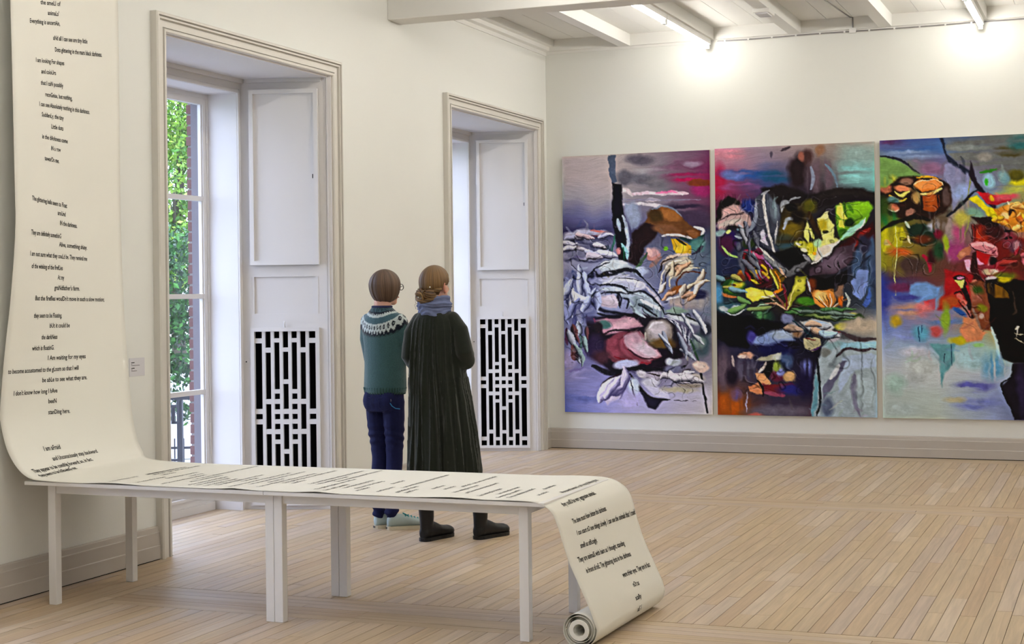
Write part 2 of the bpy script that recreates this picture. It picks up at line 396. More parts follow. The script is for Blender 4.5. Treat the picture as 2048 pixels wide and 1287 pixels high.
# slots of the pierced radiator grille, column by column, in units from its top (694 in all)
SYM = lambda L: [(0 if False else a, b) for a, b in L]
GR = {0: [(3,28),(48,316),(336,358)], 1: [(3,66),(86,276),(296,398)], 2: [(3,28),(45,236),(253,276),(295,318),(336,358)], 3: [(3,66),(83,196),(214,316),(336,358)]}
def full(col):
    L = GR[col]; out = list(L)
    for a, b in L:
        m = (694-b, 694-a)
        if all(abs(m[0]-q[0]) > 4 for q in out): out.append(m)
    return sorted(out)
GS0, GS1, GZ0, GZ1 = .106, .545, .052, 1.258
bar_cache = {}
def make_window(name, yc):
    wn = thing(name, None, None, (0, yc, 0), kind='structure')
    # moulded casing round the opening
    prof = [(0,0),(0,.042),(.008,.050),(.019,.050),(.021,.028),(.026,.028),(.028,.042),(.038,.042),(.040,.020),(.046,.020),(.048,.028),(.083,.028),(.085,.016),(.090,.016),(.092,.034),(.106,.034),(.112,.026),(.112,-.03)]
    rings = [[(x, -HALF_OUT+d, 0) for d, x in prof], [(x, -HALF_OUT+d, W_TOP-d) for d, x in prof], [(x, HALF_OUT-d, W_TOP-d) for d, x in prof], [(x, HALF_OUT-d, 0) for d, x in prof]]
    MB().loft(rings).build('casing', 'casing_paint', wn)
    so = MB(); so.hexa([(0,-1.03,3.045),(-.61,-.83,3.045),(-.61,.83,3.045),(0,1.03,3.045),(0,-1.03,3.075),(-.61,-.83,3.075),(-.61,.83,3.075),(0,1.03,3.075)])
    so.build('soffit', 'niche_paint', wn)
    cv = MB(); cv.box((-.60,-.81,3.015), (-.575,.81,3.046))
    for sd in (-1, 1): jbox(cv, .05, .60, 3.02, 3.046, .0, .014, sd)
    cv.build('soffit_moulding', 'niche_paint', wn)
    for sd in (-1, 1):
        pn = MB()
        for s0, s1, z0, z1 in ((-.02,GS0,0,3.06),(GS1,JL+.02,0,3.06),(GS0,GS1,0,GZ0),(GS0,GS1,GZ1,1.383),(GS0,GS1,1.644,3.06)):
            jbox(pn, s0, s1, z0, z1, -.02, 0, sd)
        for s0, s1 in ((GS0, GS0), ): pass
        jbox(pn, GS0, GS1, 1.383, 1.644, -.02, -.015, sd)
        jamb = pn.build('jamb_panel', 'niche_paint', wn)
        b_ = MB(); jbox(b_, 0, .012, 0, 3.05, 0, .008, sd); jbox(b_, .018, .026, 0, 3.05, 0, .004, sd); b_.build('edge_bead', 'niche_paint', jamb)
        sp = MB()
        for a in ((GS0-.022,GS0-.016,1.383,1.644),(GS1+.016,GS1+.022,1.383,1.644)): jbox(sp, a[0], a[1], a[2], a[3], 0, .003, sd)
        sp.build('panel_bead', 'niche_paint', jamb)
        # shutter leaf folded back above
        sh = MB()
        for a in ((.068,.098,1.727,2.965),(.530,.560,1.727,2.965),(.098,.530,1.727,1.757),(.098,.530,2.935,2.965)): jbox(sh, *a, .010, .050, sd)
        jbox(sh, .09, .54, 1.74, 2.95, .010, .028, sd)
        leaf = sh.build('shutter', 'niche_paint', wn)
        k_ = MB(); jbox(k_, .106, .112, 2.335, 2.365, .0275, .0295, sd); k_.build('keyhole', 'dark_void', leaf)
        for zz in (2.55, 1.95):
            h_ = MB(); h_.tube([jp(.563, zz, .012, sd), jp(.563, zz+.10, .012, sd)], .007, 8); h_.build('hinge', 'niche_paint', leaf, smooth=True)
        # grille: frame, six uprights and short crossbars, dark void behind
        gf = MB()
        for a in ((.078,GS0,.028,1.283),(GS1,.572,.028,1.283),(GS0,GS1,.028,GZ0),(GS0,GS1,GZ1,1.283)): jbox(gf, *a, 0, .020, sd)
        gri = gf.build('grille', 'niche_paint', wn)
        vd = MB(); jbox(vd, GS0-.02, GS1+.02, GZ0-.02, GZ1+.02, -.16, -.15, sd)
        for a in ((GS0-.01,GS0,GZ0-.02,GZ1+.02),(GS1,GS1+.01,GZ0-.02,GZ1+.02),(GS0,GS1,GZ0-.01,GZ0),(GS0,GS1,GZ1,GZ1+.01)): jbox(vd, *a, -.155, -.02, sd)
        vd.build('grille_void', 'dark_void', gri)
        pitch = (GS1-GS0)/7; half = pitch*.185
        for c in range(1, 7):
            v_ = MB(); s = GS0+c*pitch; jbox(v_, s-half, s+half, GZ0, GZ1, -.022, .004, sd); v_.build('grille_upright', 'niche_paint', gri)
        zt = lambda q: GZ1-(GZ1-GZ0)*q/694
        for c in range(7):
            sl = full(min(c, 6-c)); s = GS0+c*pitch
            # column 0 is the outermost at the room edge; crossbars fill what is not a slot
            for (a0, a1), (b0, b1) in zip(sl[:-1], sl[1:]):
                v_ = MB(); jbox(v_, s+(half if c else 0), s+pitch-(half if c < 6 else 0), zt(b0), zt(a1), -.022, .003, sd); v_.build('grille_crossbar', 'niche_paint', gri)
        hk = MB(); hk.tube([jp(.325,1.29,.012,sd), jp(.325,1.31,.03,sd), jp(.325,1.325,.02,sd)], .006, 8); hk.build('hook', 'niche_paint', gri, smooth=True)
        if True:
            kn = MB()
            for R_, h0, h1 in ((.018, 0, .006), (.010, .006, .012)):
                rings = [[tuple(Vector(jp(.600+R_*math.cos(a), 1.045+R_*math.sin(a), hh, sd))) for a in (2*math.pi*j/14 for j in range(14))] for hh in (h0, h1)]
                kn.loft(rings if sd > 0 else rings[::-1])
            kn.build('shutter_bolt_plate', 'niche_paint', jamb)
            kn = MB(); rings = [[tuple(Vector(jp(.605+.005*math.cos(a), 1.045+.005*math.sin(a), hh, sd))) for a in (2*math.pi*j/10 for j in range(10))] for hh in (.011, .0135)]
            kn.loft(rings if sd > 0 else rings[::-1]).build('bolt_hole', 'dark_void', jamb)
    # window surround and reveal
    rv = MB()
    for sd in (-1, 1):
        y0, y1 = sorted((sd*.755, sd*.90)); rv.box((-.88, y0, 0), (-.60, y1, 3.07))
    rv.box((-.88, -.755, 2.942), (-.60, .755, 3.07)); rv.build('window_reveal', 'niche_paint', wn)
    am = MB()
    for sd in (-1, 1):
        y0, y1 = sorted((sd*.757, sd*.775)); am.box((-.602, y0, 0), (-.588, y1, 2.96))
        y0, y1 = sorted((sd*.785, sd*.790)); am.box((-.602, y0, 0), (-.595, y1, 2.98))
    am.box((-.602, -.775, 2.944), (-.588, .775, 2.962)); am.box((-.602, -.79, 2.974), (-.595, .79, 2.98)); am.build('surround_moulding', 'niche_paint', wn)
    fr = MB()
    for sd in (-1, 1):
        y0, y1 = sorted((sd*.735, sd*.757)); fr.box((-.89, y0, 0), (-.835, y1, 2.944))
    fr.box((-.89, -.735, 2.912), (-.835, .735, 2.944)); fr.box((-.89, -.735, 0), (-.80, .735, .055)); fr.build('frame', 'niche_paint', wn)
    for sd in (-1, 1):
        ca = MB()
        def yb(a, b): return sorted((sd*a, sd*b))
        y0, y1 = yb(.695, .735); ca.box((-.885, y0, .055), (-.842, y1, 2.912))
        y0, y1 = yb(.002, .052); ca.box((-.885, y0, .055), (-.842, y1, 2.912))
        y0, y1 = yb(.052, .695); ca.box((-.885, y0, .055), (-.842, y1, .19)); ca.box((-.885, y0, 2.868), (-.842, y1, 2.912))
        cs = ca.build('casement', 'niche_paint', wn)
        bd = MB()
        y0, y1 = yb(.683, .697); bd.box((-.875, y0, .19), (-.852, y1, 2.868)); bd.build('glazing_bead', 'niche_paint', cs)
        zs = [.19]
        for zb in (.838, 1.513, 2.202):
            g_ = MB(); y0, y1 = yb(.052, .695); g_.box((-.882, y0, zb-.017), (-.845, y1, zb+.017)); g_.build('glazing_bar', 'niche_paint', cs); zs += [zb-.017, zb+.017]
        zs.append(2.868)
        for k in range(0, 8, 2):
            g_ = MB(); y0, y1 = yb(.052, .695); g_.box((-.866, y0, zs[k]), (-.862, y1, zs[k+1])); g_.build('pane', 'window_glass', cs)
        for zz in (.5, 1.48, 2.6):
            h_ = MB(); h_.tube([(-.838, sd*.737, zz), (-.838, sd*.737, zz+.11)], .008, 8); h_.build('hinge', 'niche_paint', cs, smooth=True)
    bp = MB(); bp.box((-.835, -.755, .0), (-.815, .755, .10)); bp.box((-.835, -.755, .10), (-.80, .755, .118)); bp.build('sill_board', 'niche_paint', wn)
    ex = MB()
    for sd in (-1, 1):
        y0, y1 = sorted((sd*.70, sd*.77)); ex.box((-.945, y0, -.1), (-.885, y1, 2.95))
    ex.box((-.945, -.70, 2.90), (-.885, .70, 2.95)); ex.box((-1.08, -.80, -.08), (-.885, .80, -.01)); ex.build('outer_frame', 'timber_outside', wn)
    return wn
win1 = make_window('window_1', WIN_Y[0])
for k, yc in enumerate(WIN_Y[1:]):
    c = copy_tree(win1); c.location.y = yc; c.name = 'window_%d' % (k+2)

# ---------------------------------------------------------------- outer brick leaf
we = MB(); y = RY-.1
for c in sorted(WIN_Y):
    we.box((-1.035, y, -1.0), (-.95, c-.80, 4.4)); we.box((-1.035, c-.80, 2.98), (-.95, c+.80, 4.4)); we.box((-1.035, c-.80, -1.0), (-.95, c+.80, -.09)); y = c+.80
we.box((-1.035, y, -1.0), (-.95, .3, 4.4))
wext = we.build('wall_exterior', 'mortar', kind='structure')
bm1 = MB().box((0, 0, 0), (.125, .06, .062)).mesh('brick', 'brick'); bm2 = MB().box((0, 0, 0), (.125, .105, .062)).mesh('brick', 'brick')
for wc in WIN_Y[:2]:
    for k in range(54):
        o = link('brick', bm1 if k % 2 else bm2, wext); o.location = (-1.041+random.uniform(-.003,.003), wc+.793+random.uniform(-.004,.004), -1.0+k*.0765); o.scale.y = 1
bm3 = MB().box((0, 0, 0), (.125, .215, .062)).mesh('brick', 'brick')
for k in range(30):
    for q in range(3):
        o = link('brick', bm3, wext); o.location = (-1.041, -4.52+(0 if k % 2 else -.045)+q*.228, -1.0+k*.0765+.0)

# ---------------------------------------------------------------- fluorescent lamps
def lamp(x, y0, y1, label, group):
    t = thing('fluorescent_lamp', label, 'lamp', (x, y0, 3.838), group=group); L = y1-y0
    MB().box((-.026, 0, -.046), (.026, L, 0)).build('housing', 'lamp_white', t)
    MB().tube([(.0, .03, -.068), (.0, L-.03, -.068)], .0135, 12, round_ends=False).build('tube', 'tube_glow', t, smooth=True)
    for a in (.0, L-.03): MB().box((-.017, a, -.085), (.017, a+.03, -.046)).build('lamp_holder', 'lamp_white', t)
LX = [JR[1]-.05, JR[4]-.05, JR[7]-.05]
for i, x in enumerate(LX):
    ne = ['above the pale and dark paintings', 'above the orange mushroom painting', None][i]
    if ne:
        lamp(x, -1.50, -.045, 'fluorescent tube lamp %s, its end close to the wall' % ne, 'ceiling tube lamps')
        lamp(x, -2.965, -1.51, 'fluorescent tube lamp %s, away from the wall' % ne, 'ceiling tube lamps')
    else:
        for a in (-1.475, -2.95): lamp(x, a, a+1.463, 'unseen fluorescent tube lamp added on the empty side to light the gallery', 'added ceiling tube lamps out of view')  # unseen pair added only to light the room
    for a in (-5.05, -6.52, -9.0, -10.47, -12.85, -14.32):  # tubes in the other bays: out of view, added for room light
        lamp(x, a, a+1.463, 'unseen fluorescent tube lamp added beyond the girder to light the gallery', 'added ceiling tube lamps out of view')

# ---------------------------------------------------------------- cable run and small box
cb = thing('power_cable', 'thin grey power cable clipped along the top of the painting wall', 'cable', (JR[1], -.034, 3.82))
MB().tube([(.04, 0, .0), (.3, 0, -.004), (.9, 0, .002), (1.25, 0, 0), (1.9, 0, -.003), (2.5, 0, 0), (4.5, 0, 0)], .006, 6).build('cable', 'metal_grey', cb, smooth=True)
MB().tube([(1.28, 0, 0), (1.28, 0, .125), (1.26, -.02, .125), (1.2, -.9, .128), (1.2, -3.1, .128)], .006, 6).build('cable_branch', 'metal_grey', cb, smooth=True)
MB().box((1.25, -.012, -.014), (1.31, .012, .03)).build('junction_box', 'lamp_white', cb)
for k in range(11): MB().box((.1+k*.22, -.009, -.009), (.115+k*.22, .004, .009)).build('clip', 'lamp_white', cb)
p = on_plane(2, 3.83, 1531, 22)
sb = thing('emergency_light', 'small white emergency light box fixed under a bare ceiling joist', 'light box', (JR[2]-.055, float(p[1]), 3.838))
bevel(MB().box((-.07, -.11, -.035), (.07, .11, 0)).build('body', 'lamp_white', sb), .006)
MB().box((-.05, -.09, -.045), (.05, .09, -.035)).build('diffuser', 'card', sb)

# ---------------------------------------------------------------- outdoors
MB().box((-60, -50, -1.0), (-8.5, 60, -.8)).build('garden_lawn', 'lawn', label='green lawn outside the tall window', cat='lawn', kind='structure')
MB().box((-8.5, -50, -1.0), (-1.04, 60, -.81)).build('added_gravel_terrace', 'gravel', label='added pale gravel terrace outside, keeping green bounce off the window niches', cat='terrace', kind='structure')  # terrace added so the lawn throws no green bounce into the niches
def leaf_cloud(name, blobs, n, size, cols, parent, seed, drop=.0):
    rnd = np.random.RandomState(seed); vol = np.array([b[3]*b[4]*b[5] for b in blobs]); pick = rnd.choice(len(blobs), n, p=vol/vol.sum())
    B = np.array(blobs)[pick]; d = rnd.normal(size=(n, 3)); d /= np.linalg.norm(d, axis=1)[:, None]
    c = B[:, :3]+d*B[:, 3:6]*(rnd.uniform(.25, 1, n)**(1/2.2))[:, None]
    u = rnd.normal(size=(n, 3)); u /= np.linalg.norm(u, axis=1)[:, None]; v = np.cross(u, rnd.normal(size=(n, 3))); v /= np.linalg.norm(v, axis=1)[:, None]
    s = size*rnd.uniform(.6, 1.3, n)[:, None]; nn = np.cross(u, v)
    V = np.stack([c-u*s, c-v*s*.55+nn*s*.15, c+u*s*1.15, c+v*s*.55+nn*s*.15], 1).reshape(-1, 3)
    me = bpy.data.meshes.new(name); me.from_pydata(V.tolist(), [], np.arange(n*4).reshape(-1, 4).tolist()); me.materials.append(MATS['leaf'])
    a = me.attributes.new('col', 'FLOAT_COLOR', 'POINT'); k = rnd.randint(0, len(cols), n); cc = np.array([srgb(q) for q in cols])[k]*rnd.uniform(.42, .8, (n, 1))
    c4 = np.ones((n*4, 4), np.float32); c4[:, :3] = np.repeat(cc, 4, 0); a.data.foreach_set('color', c4.ravel())
    return link(name, me, parent, kind='stuff')
def along(px, t, z=-.8):
    d = px_ray(px, 600); p = CAM+d*t; return (float(p[0]), float(p[1]), z)
b0 = along(352, 27)
tree = thing('maple_tree', 'bright green leafy tree filling the upper panes of the tall window', 'tree', b0)
MB().tube([(0,0,0), (.05,.02,1.2), (-.05,.05,2.6), (.1,0,4.2), (.05,.1,6)], [.16,.13,.11,.08,.03], 10).build('trunk', 'bark', tree, smooth=True)
for a, l in ((.4, 1.6), (2.2, 1.9), (4.0, 1.5), (5.3, 1.7)):
    MB().tube([(0,0,2.4), (math.cos(a)*l*.5, math.sin(a)*l*.5, 3.4), (math.cos(a)*l, math.sin(a)*l, 4.0)], [.06,.04,.02], 7).build('branch', 'bark', tree, smooth=True)
leaf_cloud('crown', [(0,0,4.1,1.9,1.9,1.7), (.9,.5,3.2,1.2,1.2,1.2), (-.9,-.6,3.3,1.2,1.2,1.2), (0,0,5.6,1.6,1.6,1.2)], 38000, .045, [0x7FB32A, 0x9CCB3C, 0x5E9A20, 0xB9D75A, 0x4C8A22, 0x8CBE40], tree, 3)
b1 = along(350, 19)
hedge = thing('ivy_hedge', 'dark green ivy hedge behind the steel post outside the window', 'hedge', b1)
MB().tube([(-1.2,-.5,0), (-1.2,-.5,2.9)], .05, 7).build('stem', 'bark', hedge); MB().tube([(1.1,.5,0), (1.1,.5,2.9)], .05, 7).build('stem', 'bark', hedge)
leaf_cloud('foliage', [(0,0,2.45,.9,.8,.75), (-1.2,-.5,2.3,.9,.7,.8), (1.2,.5,2.3,.9,.7,.8), (.1,.1,1.75,.7,.6,.55), (-.9,-.6,1.6,.7,.6,.6), (1.2,.6,1.5,.7,.6,.7), (0,0,1.15,.6,.5,.42), (-.9,-.4,1.1,.7,.5,.45), (1.0,.4,1.15,.7,.5,.45)], 20000, .040, [0x2F6B28, 0x3C7F2C, 0x235420, 0x4E9433, 0x1D4A2A], hedge, 5)
b2 = along(352, 22)
lw = thing('garden_wall', 'pale rendered garden wall low behind the ivy', 'wall', b2)
R_ = Matrix.Rotation(math.radians(25), 4, 'Z')
MB().box((-3.5,-.1,0), (3.5,.1,1.15)).xf(R_).build('wall_body', 'white_render', lw); MB().box((-3.55,-.14,1.15), (3.55,.14,1.2)).xf(R_).build('coping', 'white_render', lw)
b3 = along(366, 20.5)
gf = thing('garden_fence', 'thin dark railing low on the lawn in front of the pale wall', 'fence', b3)
MB().box((-1.6,-.015,.28), (1.6,.015,.31)).xf(R_).build('rail', 'steel_dark', gf); MB().box((-1.6,-.015,.05), (1.6,.015,.08)).xf(R_).build('rail', 'steel_dark', gf)
for k in range(27): MB().box((-1.58+k*.12,-.01,0), (-1.565+k*.12,.01,.42)).xf(R_).build('paling', 'steel_dark', gf)
# dark steel balcony post with square brackets
b4 = along(356, 13.2)
d4 = (CAM+px_ray(356, 600)*13.2); sc4 = 13.2/F_PX
def zpx(y): return float((CAM+px_ray(356, y)*13.2)[2])+.8
st = thing('steel_post', 'dark blue steel post with square bracket close outside the window', 'post', b4)
RR = Matrix.Rotation(math.atan2(rt0[1], rt0[0]), 4, 'Z')
def sbar(name, x0, x1, y0, y1, dep=.05, off=0):
    bevel(MB().box(((x0-356)*sc4, -dep/2+off, zpx(y1)), ((x1-356)*sc4, dep/2+off, zpx(y0))).xf(RR).build(name, 'steel_dark', st), .004)
sbar('post', 352, 362.5, 786, 1080, .06); sbar('top_rail', 250, 396, 789, 799, .06)
sbar('bracket_bar', 300, 354, 809, 814.5); sbar('bracket_bar', 340.5, 347, 814, 847); sbar('bracket_bar', 341, 354, 842, 847); sbar('bracket_bar', 355, 359, 800, 845, .07); sbar('foot_bar', 336, 356, 917, 921)

# ================================================================== tables
TZ = .612
def table(x0, x1, lx0, lx1, label):
    t = thing('display_table', label, 'table', ((x0+x1)/2, -7.45, 0), group='low white tables under the paper scroll')
    P = lambda m, n: bevel(m.build(n, 'table_paint', t, world=True), .002)
    P(MB().box((x0, -7.865, TZ-.018), (x1, -6.985, TZ)), 'tabletop')
    LW = .044
    for a in (lx0, lx1-LW):
        for b in (-7.815, -7.185): P(MB().box((a, b, 0), (a+LW, b+LW, TZ-.018)), 'leg')
    for b in (-7.808, -7.178): P(MB().box((lx0+LW, b, TZ-.062), (lx1-LW, b+.028, TZ-.018)), 'apron')
    for a in (lx0+.007, lx1-LW+.007): P(MB().box((a, -7.815+LW, TZ-.062), (a+.028, -7.185, TZ-.018)), 'apron')
    return t
table(.15, 1.508, .252, 1.532, 'low white table standing against the wall end of the paper scroll')
table(1.510, 2.895, 1.534, 2.80, 'low white table at the end where the paper scroll drops to the floor')

# ================================================================== the paper scroll
def catmull(P, n):
    P = np.array(P, float); out = []
    Q = np.vstack([2*P[0]-P[1], P, 2*P[-1]-P[-2]])
    for i in range(1, len(Q)-2):
        for k in range(n):
            t = k/n; a, b, c, d = Q[i-1:i+3]
            out.append(.5*((2*b)+(c-a)*t+(2*a-5*b+4*c-d)*t*t+(3*b-a-3*c+d)*t**3))
    out.append(P[-1]); return np.array(out)
# front (near) edge and back edge stations: x, y, z
ZS = TZ+.003
FE = [(.09,-7.87,3.58),(.105,-7.87,3.0),(.118,-7.87,2.125),(.118,-7.87,1.85),(.085,-7.87,1.52),(.046,-7.87,1.259),(.016,-7.87,1.01),(.016,-7.87,.886),(.066,-7.87,.738),(.165,-7.87,.637),(.31,-7.87,ZS+.002),(.6,-7.868,ZS),
      (1.1,-7.868,ZS),(1.6,-7.868,ZS),(2.1,-7.868,ZS),(2.55,-7.868,ZS),(2.74,-7.868,ZS+.003),(2.862,-7.868,.612),(2.925,-7.868,.578),(2.955,-7.868,.52),(2.978,-7.868,.447),(3.011,-7.868,.353),(3.06,-7.868,.25),(3.098,-7.868,.167)]
BE = [(.06,-6.95,3.58),(.075,-6.95,3.1),(.075,-6.95,2.05),(.078,-6.95,1.80),(.088,-6.95,1.50),(.103,-6.95,1.25),(.124,-6.95,1.0),(.138,-6.95,.86),(.166,-6.95,.745),(.20,-6.95,.672),(.262,-6.95,.628),(.6,-6.95,ZS),
      (1.1,-6.95,ZS),(1.6,-6.95,ZS),(2.1,-6.95,ZS),(2.55,-6.95,ZS),(2.74,-6.945,ZS+.004),(2.875,-6.94,.613),(2.95,-6.935,.582),(2.99,-6.93,.53),(3.018,-6.93,.43),(3.05,-6.93,.33),(3.10,-6.93,.22),(3.142,-6.93,.13)]
R0 = .078
def roll_pts(cx, y, cz, turns=2.6, n=70):
    out = []
    for k in range(1, n+1):
        a = -2*math.pi*turns*k/n; r = R0-(R0-.050)*k/n
        out.append((cx+r*math.cos(a), y, cz+r*math.sin(a)))
    return out
f_ = catmull(FE, 8); b_ = catmull(BE, 8)
f_ = np.vstack([f_, [(3.048+R0+.001, -7.868, .085)], roll_pts(3.048, -7.868, R0+.002)]); b_ = np.vstack([b_, [(3.075+R0+.001, -6.93, .085)], roll_pts(3.075, -6.93, R0+.002)])
NV = 25
def sheet_pos(i, v):
    """point on the sheet: i = station (float), v across 0..1 from near edge"""
    k = int(min(max(i, 0), len(f_)-1.001)); t = i-k
    F = f_[k]*(1-t)+f_[k+1]*t; B = b_[k]*(1-t)+b_[k+1]*t
    p = F*(1-v)+B*v
    # small lifts of the near edge off the table, as the paper has
    if .5 < p[0] < 2.9 and abs(p[2]-ZS) < .03: p = p+np.array([0, 0, .007*max(0, 1-v*9)*max(0, math.sin(p[0]*11+1.0*math.sin(p[0]*4)))**2])
    return p
NS = len(f_)
V = [tuple(sheet_pos(i, v/(NV-1))) for i in range(NS) for v in range(NV)]
Fc = [(i*NV+v, (i+1)*NV+v, (i+1)*NV+v+1, i*NV+v+1) for i in range(NS-1) for v in range(NV-1)]
scroll = thing('paper_scroll', 'long cream paper scroll of printed verse hanging over two tables into a roll', 'paper scroll', (1.5, -7.4, 0))
sm = MB(); sm.v = V; sm.f = Fc
sh = sm.build('sheet', 'paper', scroll, smooth=True, world=True)
so_ = sh.modifiers.new('thick', 'SOLIDIFY'); so_.thickness = .0012; so_.offset = 0
core = MB()
for r0, r1 in ((.026, .045),):
    ca, cb_ = (3.048, -7.872, R0+.002), (3.075, -6.926, R0+.002)
    rings = []
    for c, r in ((ca, r1), (cb_, r1), (cb_, r0), (ca, r0), (ca, r1)):
        rings.append([(c[0]+r*math.cos(a), c[1], c[2]+r*math.sin(a)) for a in (2*math.pi*j/28 for j in range(28))])
    core.loft(rings, caps=False)
core.build('core_tube', 'paper', scroll, smooth=False, world=True)
for r in (.049, .0545, .061, .068):
    tr_ = MB(); rings = []
    for c in ((3.048, -7.8685+(.068-r)*.1, R0+.002), (3.075, -6.93, R0+.002)):
        rings.append([(c[0]+r*math.cos(a), c[1], c[2]+r*math.sin(a)) for a in (2*math.pi*j/30 for j in range(30))])
    tr_.loft(rings, caps=False).build('inner_turn', 'paper', scroll, smooth=True, world=True)

# ---- printed lines: text outlines laid onto the sheet
stations = np.arange(0, 24*8-7, .5)
grid = [(i, v, *project(sheet_pos(i, v))) for i in stations for v in np.linspace(0.01, .99, 50)]
grid = np.array(grid)
# the part of the sheet that faces away or lies hidden is not needed: keep stations before the roll
def find(x, y, lo, hi):
    g_ = grid[(grid[:, 0] >= lo) & (grid[:, 0] <= hi)]
    d = (g_[:, 2]-x)**2+(g_[:, 3]-y)**2; k = d.argmin(); i, v = g_[k, 0], g_[k, 1]
    for st in (.25, .08, .025):
        c_ = [(ii, vv, *project(sheet_pos(ii, vv))) for ii in i+st*np.arange(-4, 5) for vv in v+st*.05*np.arange(-4, 5) if lo <= ii <= hi and 0 <= vv <= 1]
        i, v = min(c_, key=lambda q: (q[2]-x)**2+(q[3]-y)**2)[:2]
    return i, v
seg = np.linalg.norm(np.diff((f_+b_)/2, axis=0), axis=1); arc = np.concatenate([[0], np.cumsum(seg)])
WID = .93
def text_mesh(body):
    cu = bpy.data.curves.new('t', 'FONT'); cu.body = body; cu.size = 1.0; cu.resolution_u = 2; cu.offset = .018; cu.fill_mode = 'FRONT'
    o = bpy.data.objects.new('t', cu); C.objects.link(o); dg = bpy.context.evaluated_depsgraph_get(); dg.update()
    me = bpy.data.meshes.new_from_object(o.evaluated_get(dg)); bpy.data.objects.remove(o); bpy.data.curves.remove(cu)
    co = coords(me).astype(float); f = [tuple(p.vertices) for p in me.polygons]; bpy.data.meshes.remove(me); return co, f
def lay(body, i0, v0, v1, size, lift=.0016):
    co, f = text_mesh(body)
    if not len(co): return
    wd = co[:, 0].max(); span = (v1-v0)
    if span is None: span = wd*size/WID
    s0 = np.interp(i0, np.arange(NS), arc); out = []
    for x, y, _ in co:
        v = v0+span*x/wd; s = s0-(y-.35)*size
        i = np.interp(s, arc, np.arange(NS)); p = sheet_pos(i, v)
        e = .15; ts = sheet_pos(min(i+e, NS-1.01), v)-sheet_pos(max(i-e, 0), v); tv = sheet_pos(i, min(v+.02, 1))-sheet_pos(i, max(v-.02, 0))
        n = np.cross(tv, ts); n = -n/np.linalg.norm(n); out.append(p+n*lift)
    m = MB(); m.v = [tuple(p) for p in out]; m.f = f
    return m.build('printed_line', 'ink', scroll, world=True)
WALL_LINES = [("the smeLl of",80.6,2,120.7,9),("animaLs'",95,25,117.6,28.5),("Everything is uncertAin,",58.7,37,119.7,51.5),("aNd all I can see are tiny little",105.7,71,174.4,86.7),
("Dots glittering in the mars black darkness.",109,92.5,203.5,115.7),("I am looking For shapes",70.8,116,128,129),("and coloUrs",82,141,111.5,146.6),("that I caN possibly",81.4,163,126,171.7),
("recoGnise, but nothing,",90,187,144,197),("I can see Absolutely nothing in this darkness.",78,206,179,225),("SuddenLy, the tiny",83,228.5,127,236),("Little dots",102,253.6,126,256),
("in the dArkness come",84,273,135,280),("iN a row",101.5,296.5,121,298.5),("towarDs me.",89,317,118,320.5),("The glittering balls seem to Float",64,400.6,133.5,406),("aroUnd",115,426,130.5,426.7),
("iN the darkness.",119.3,447,153.6,449.4),("They are definitely somethinG",62,467,122,468.4),("Alive, something shiny.",118,491,173.8,492),("I am not sure what they couLd be. They remind me",59.7,511,173.8,512.4),
("of the winking of the firefLies",62.6,533,125,533.3),("At my",115,554.5,128,554),("graNdfather's farm.",108.5,575.8,159,575),("But the fireflies woulDn't move in such a slow motion;",70,598,208,595.6),
("they seem to be Floating,",67.5,631,123.4,629),("bUt it could be",98.8,650.4,139,649.3),("the darkNess",83,674,114.5,672),("which is floatinG.",64,696.6,107.8,693.3),("I Am waiting for my eyes",95,715.6,170.8,710.8),
("to become accustomed to the gLoom so that I will",15.7,744,156.6,732.8),("be abLe to see what they are.",84,760,173.8,753),("I don't know how long I hAve",27,786.5,114.5,779.4),("beeN",96,801.8,112.6,800),
("stanDing here.",96,824,139.5,820),("I am aFraid",86.4,896.6,119.7,892.6),("and Unconsciously step backward.",102,913.6,196,903.5),("They appear to be comiNg forward; so, in fact,",59,936,188,922),("they seem to be followinG me.",70,947,157,938)]
for tx, x0, y0, x1, y1 in WALL_LINES:
    i0, v0 = find(x0, y0, 0, 92); i1, v1 = find(x1, y1, 0, 92); lay(tx, (i0+i1)/2, v0, v1, .0335)
DROP_LINES = [("Moreover beware, I can't stop thinking that",1117.7,984,1197,960),("they coulD be very aggressive animals.",1122,1007.7,1190,985.5),("The time must Have bitten the darkness.",1144,1041,1212,1016.6),
("I can start tO see things slowly. I can see the animals that I could",1153,1066,1269,1021),("smell so stRongly.",1160,1091,1193,1078),("They are animalS with hairs as I thought, standing",1156.6,1121.5,1246.8,1082.6),
("in front of mE. The glittering dots in the darkness",1172.7,1143.7,1259,1103.4),("were tHeir eyes. They are in fact",1245.4,1151.4,1297.6,1125),("nOt as",1265,1168,1277,1164),("scaRy",1270,1195,1281.5,1189.4),("aS I",1275,1217,1282.6,1213)]
for tx, x0, y0, x1, y1 in DROP_LINES:
    i0, v0 = find(x0, y0, 126, 190); i1, v1 = find(x1, y1, 126, 190); lay(tx, (i0+i1)/2, v0, v1, .0335)
lay('Human', 193+19, .07, .17, .0335); lay('as', 193+24, .26, .30, .0335)
rnd = random.Random(11); words = [w_[0] for w_ in WALL_LINES if len(w_[0]) > 10]
x = .34
while x < 2.80:
    i0 = float(np.interp(x, f_[88:136, 0], np.arange(88, 136))); tx = rnd.choice(words); v0 = rnd.choice([.08, .12, .2, .3, .42]); ln = len(tx)*.0125*rnd.uniform(.95, 1.1)
    lay(tx, i0, v0, min(v0+ln, .95), .030); x += rnd.choice([.042, .046, .048, .05, .06, .095])

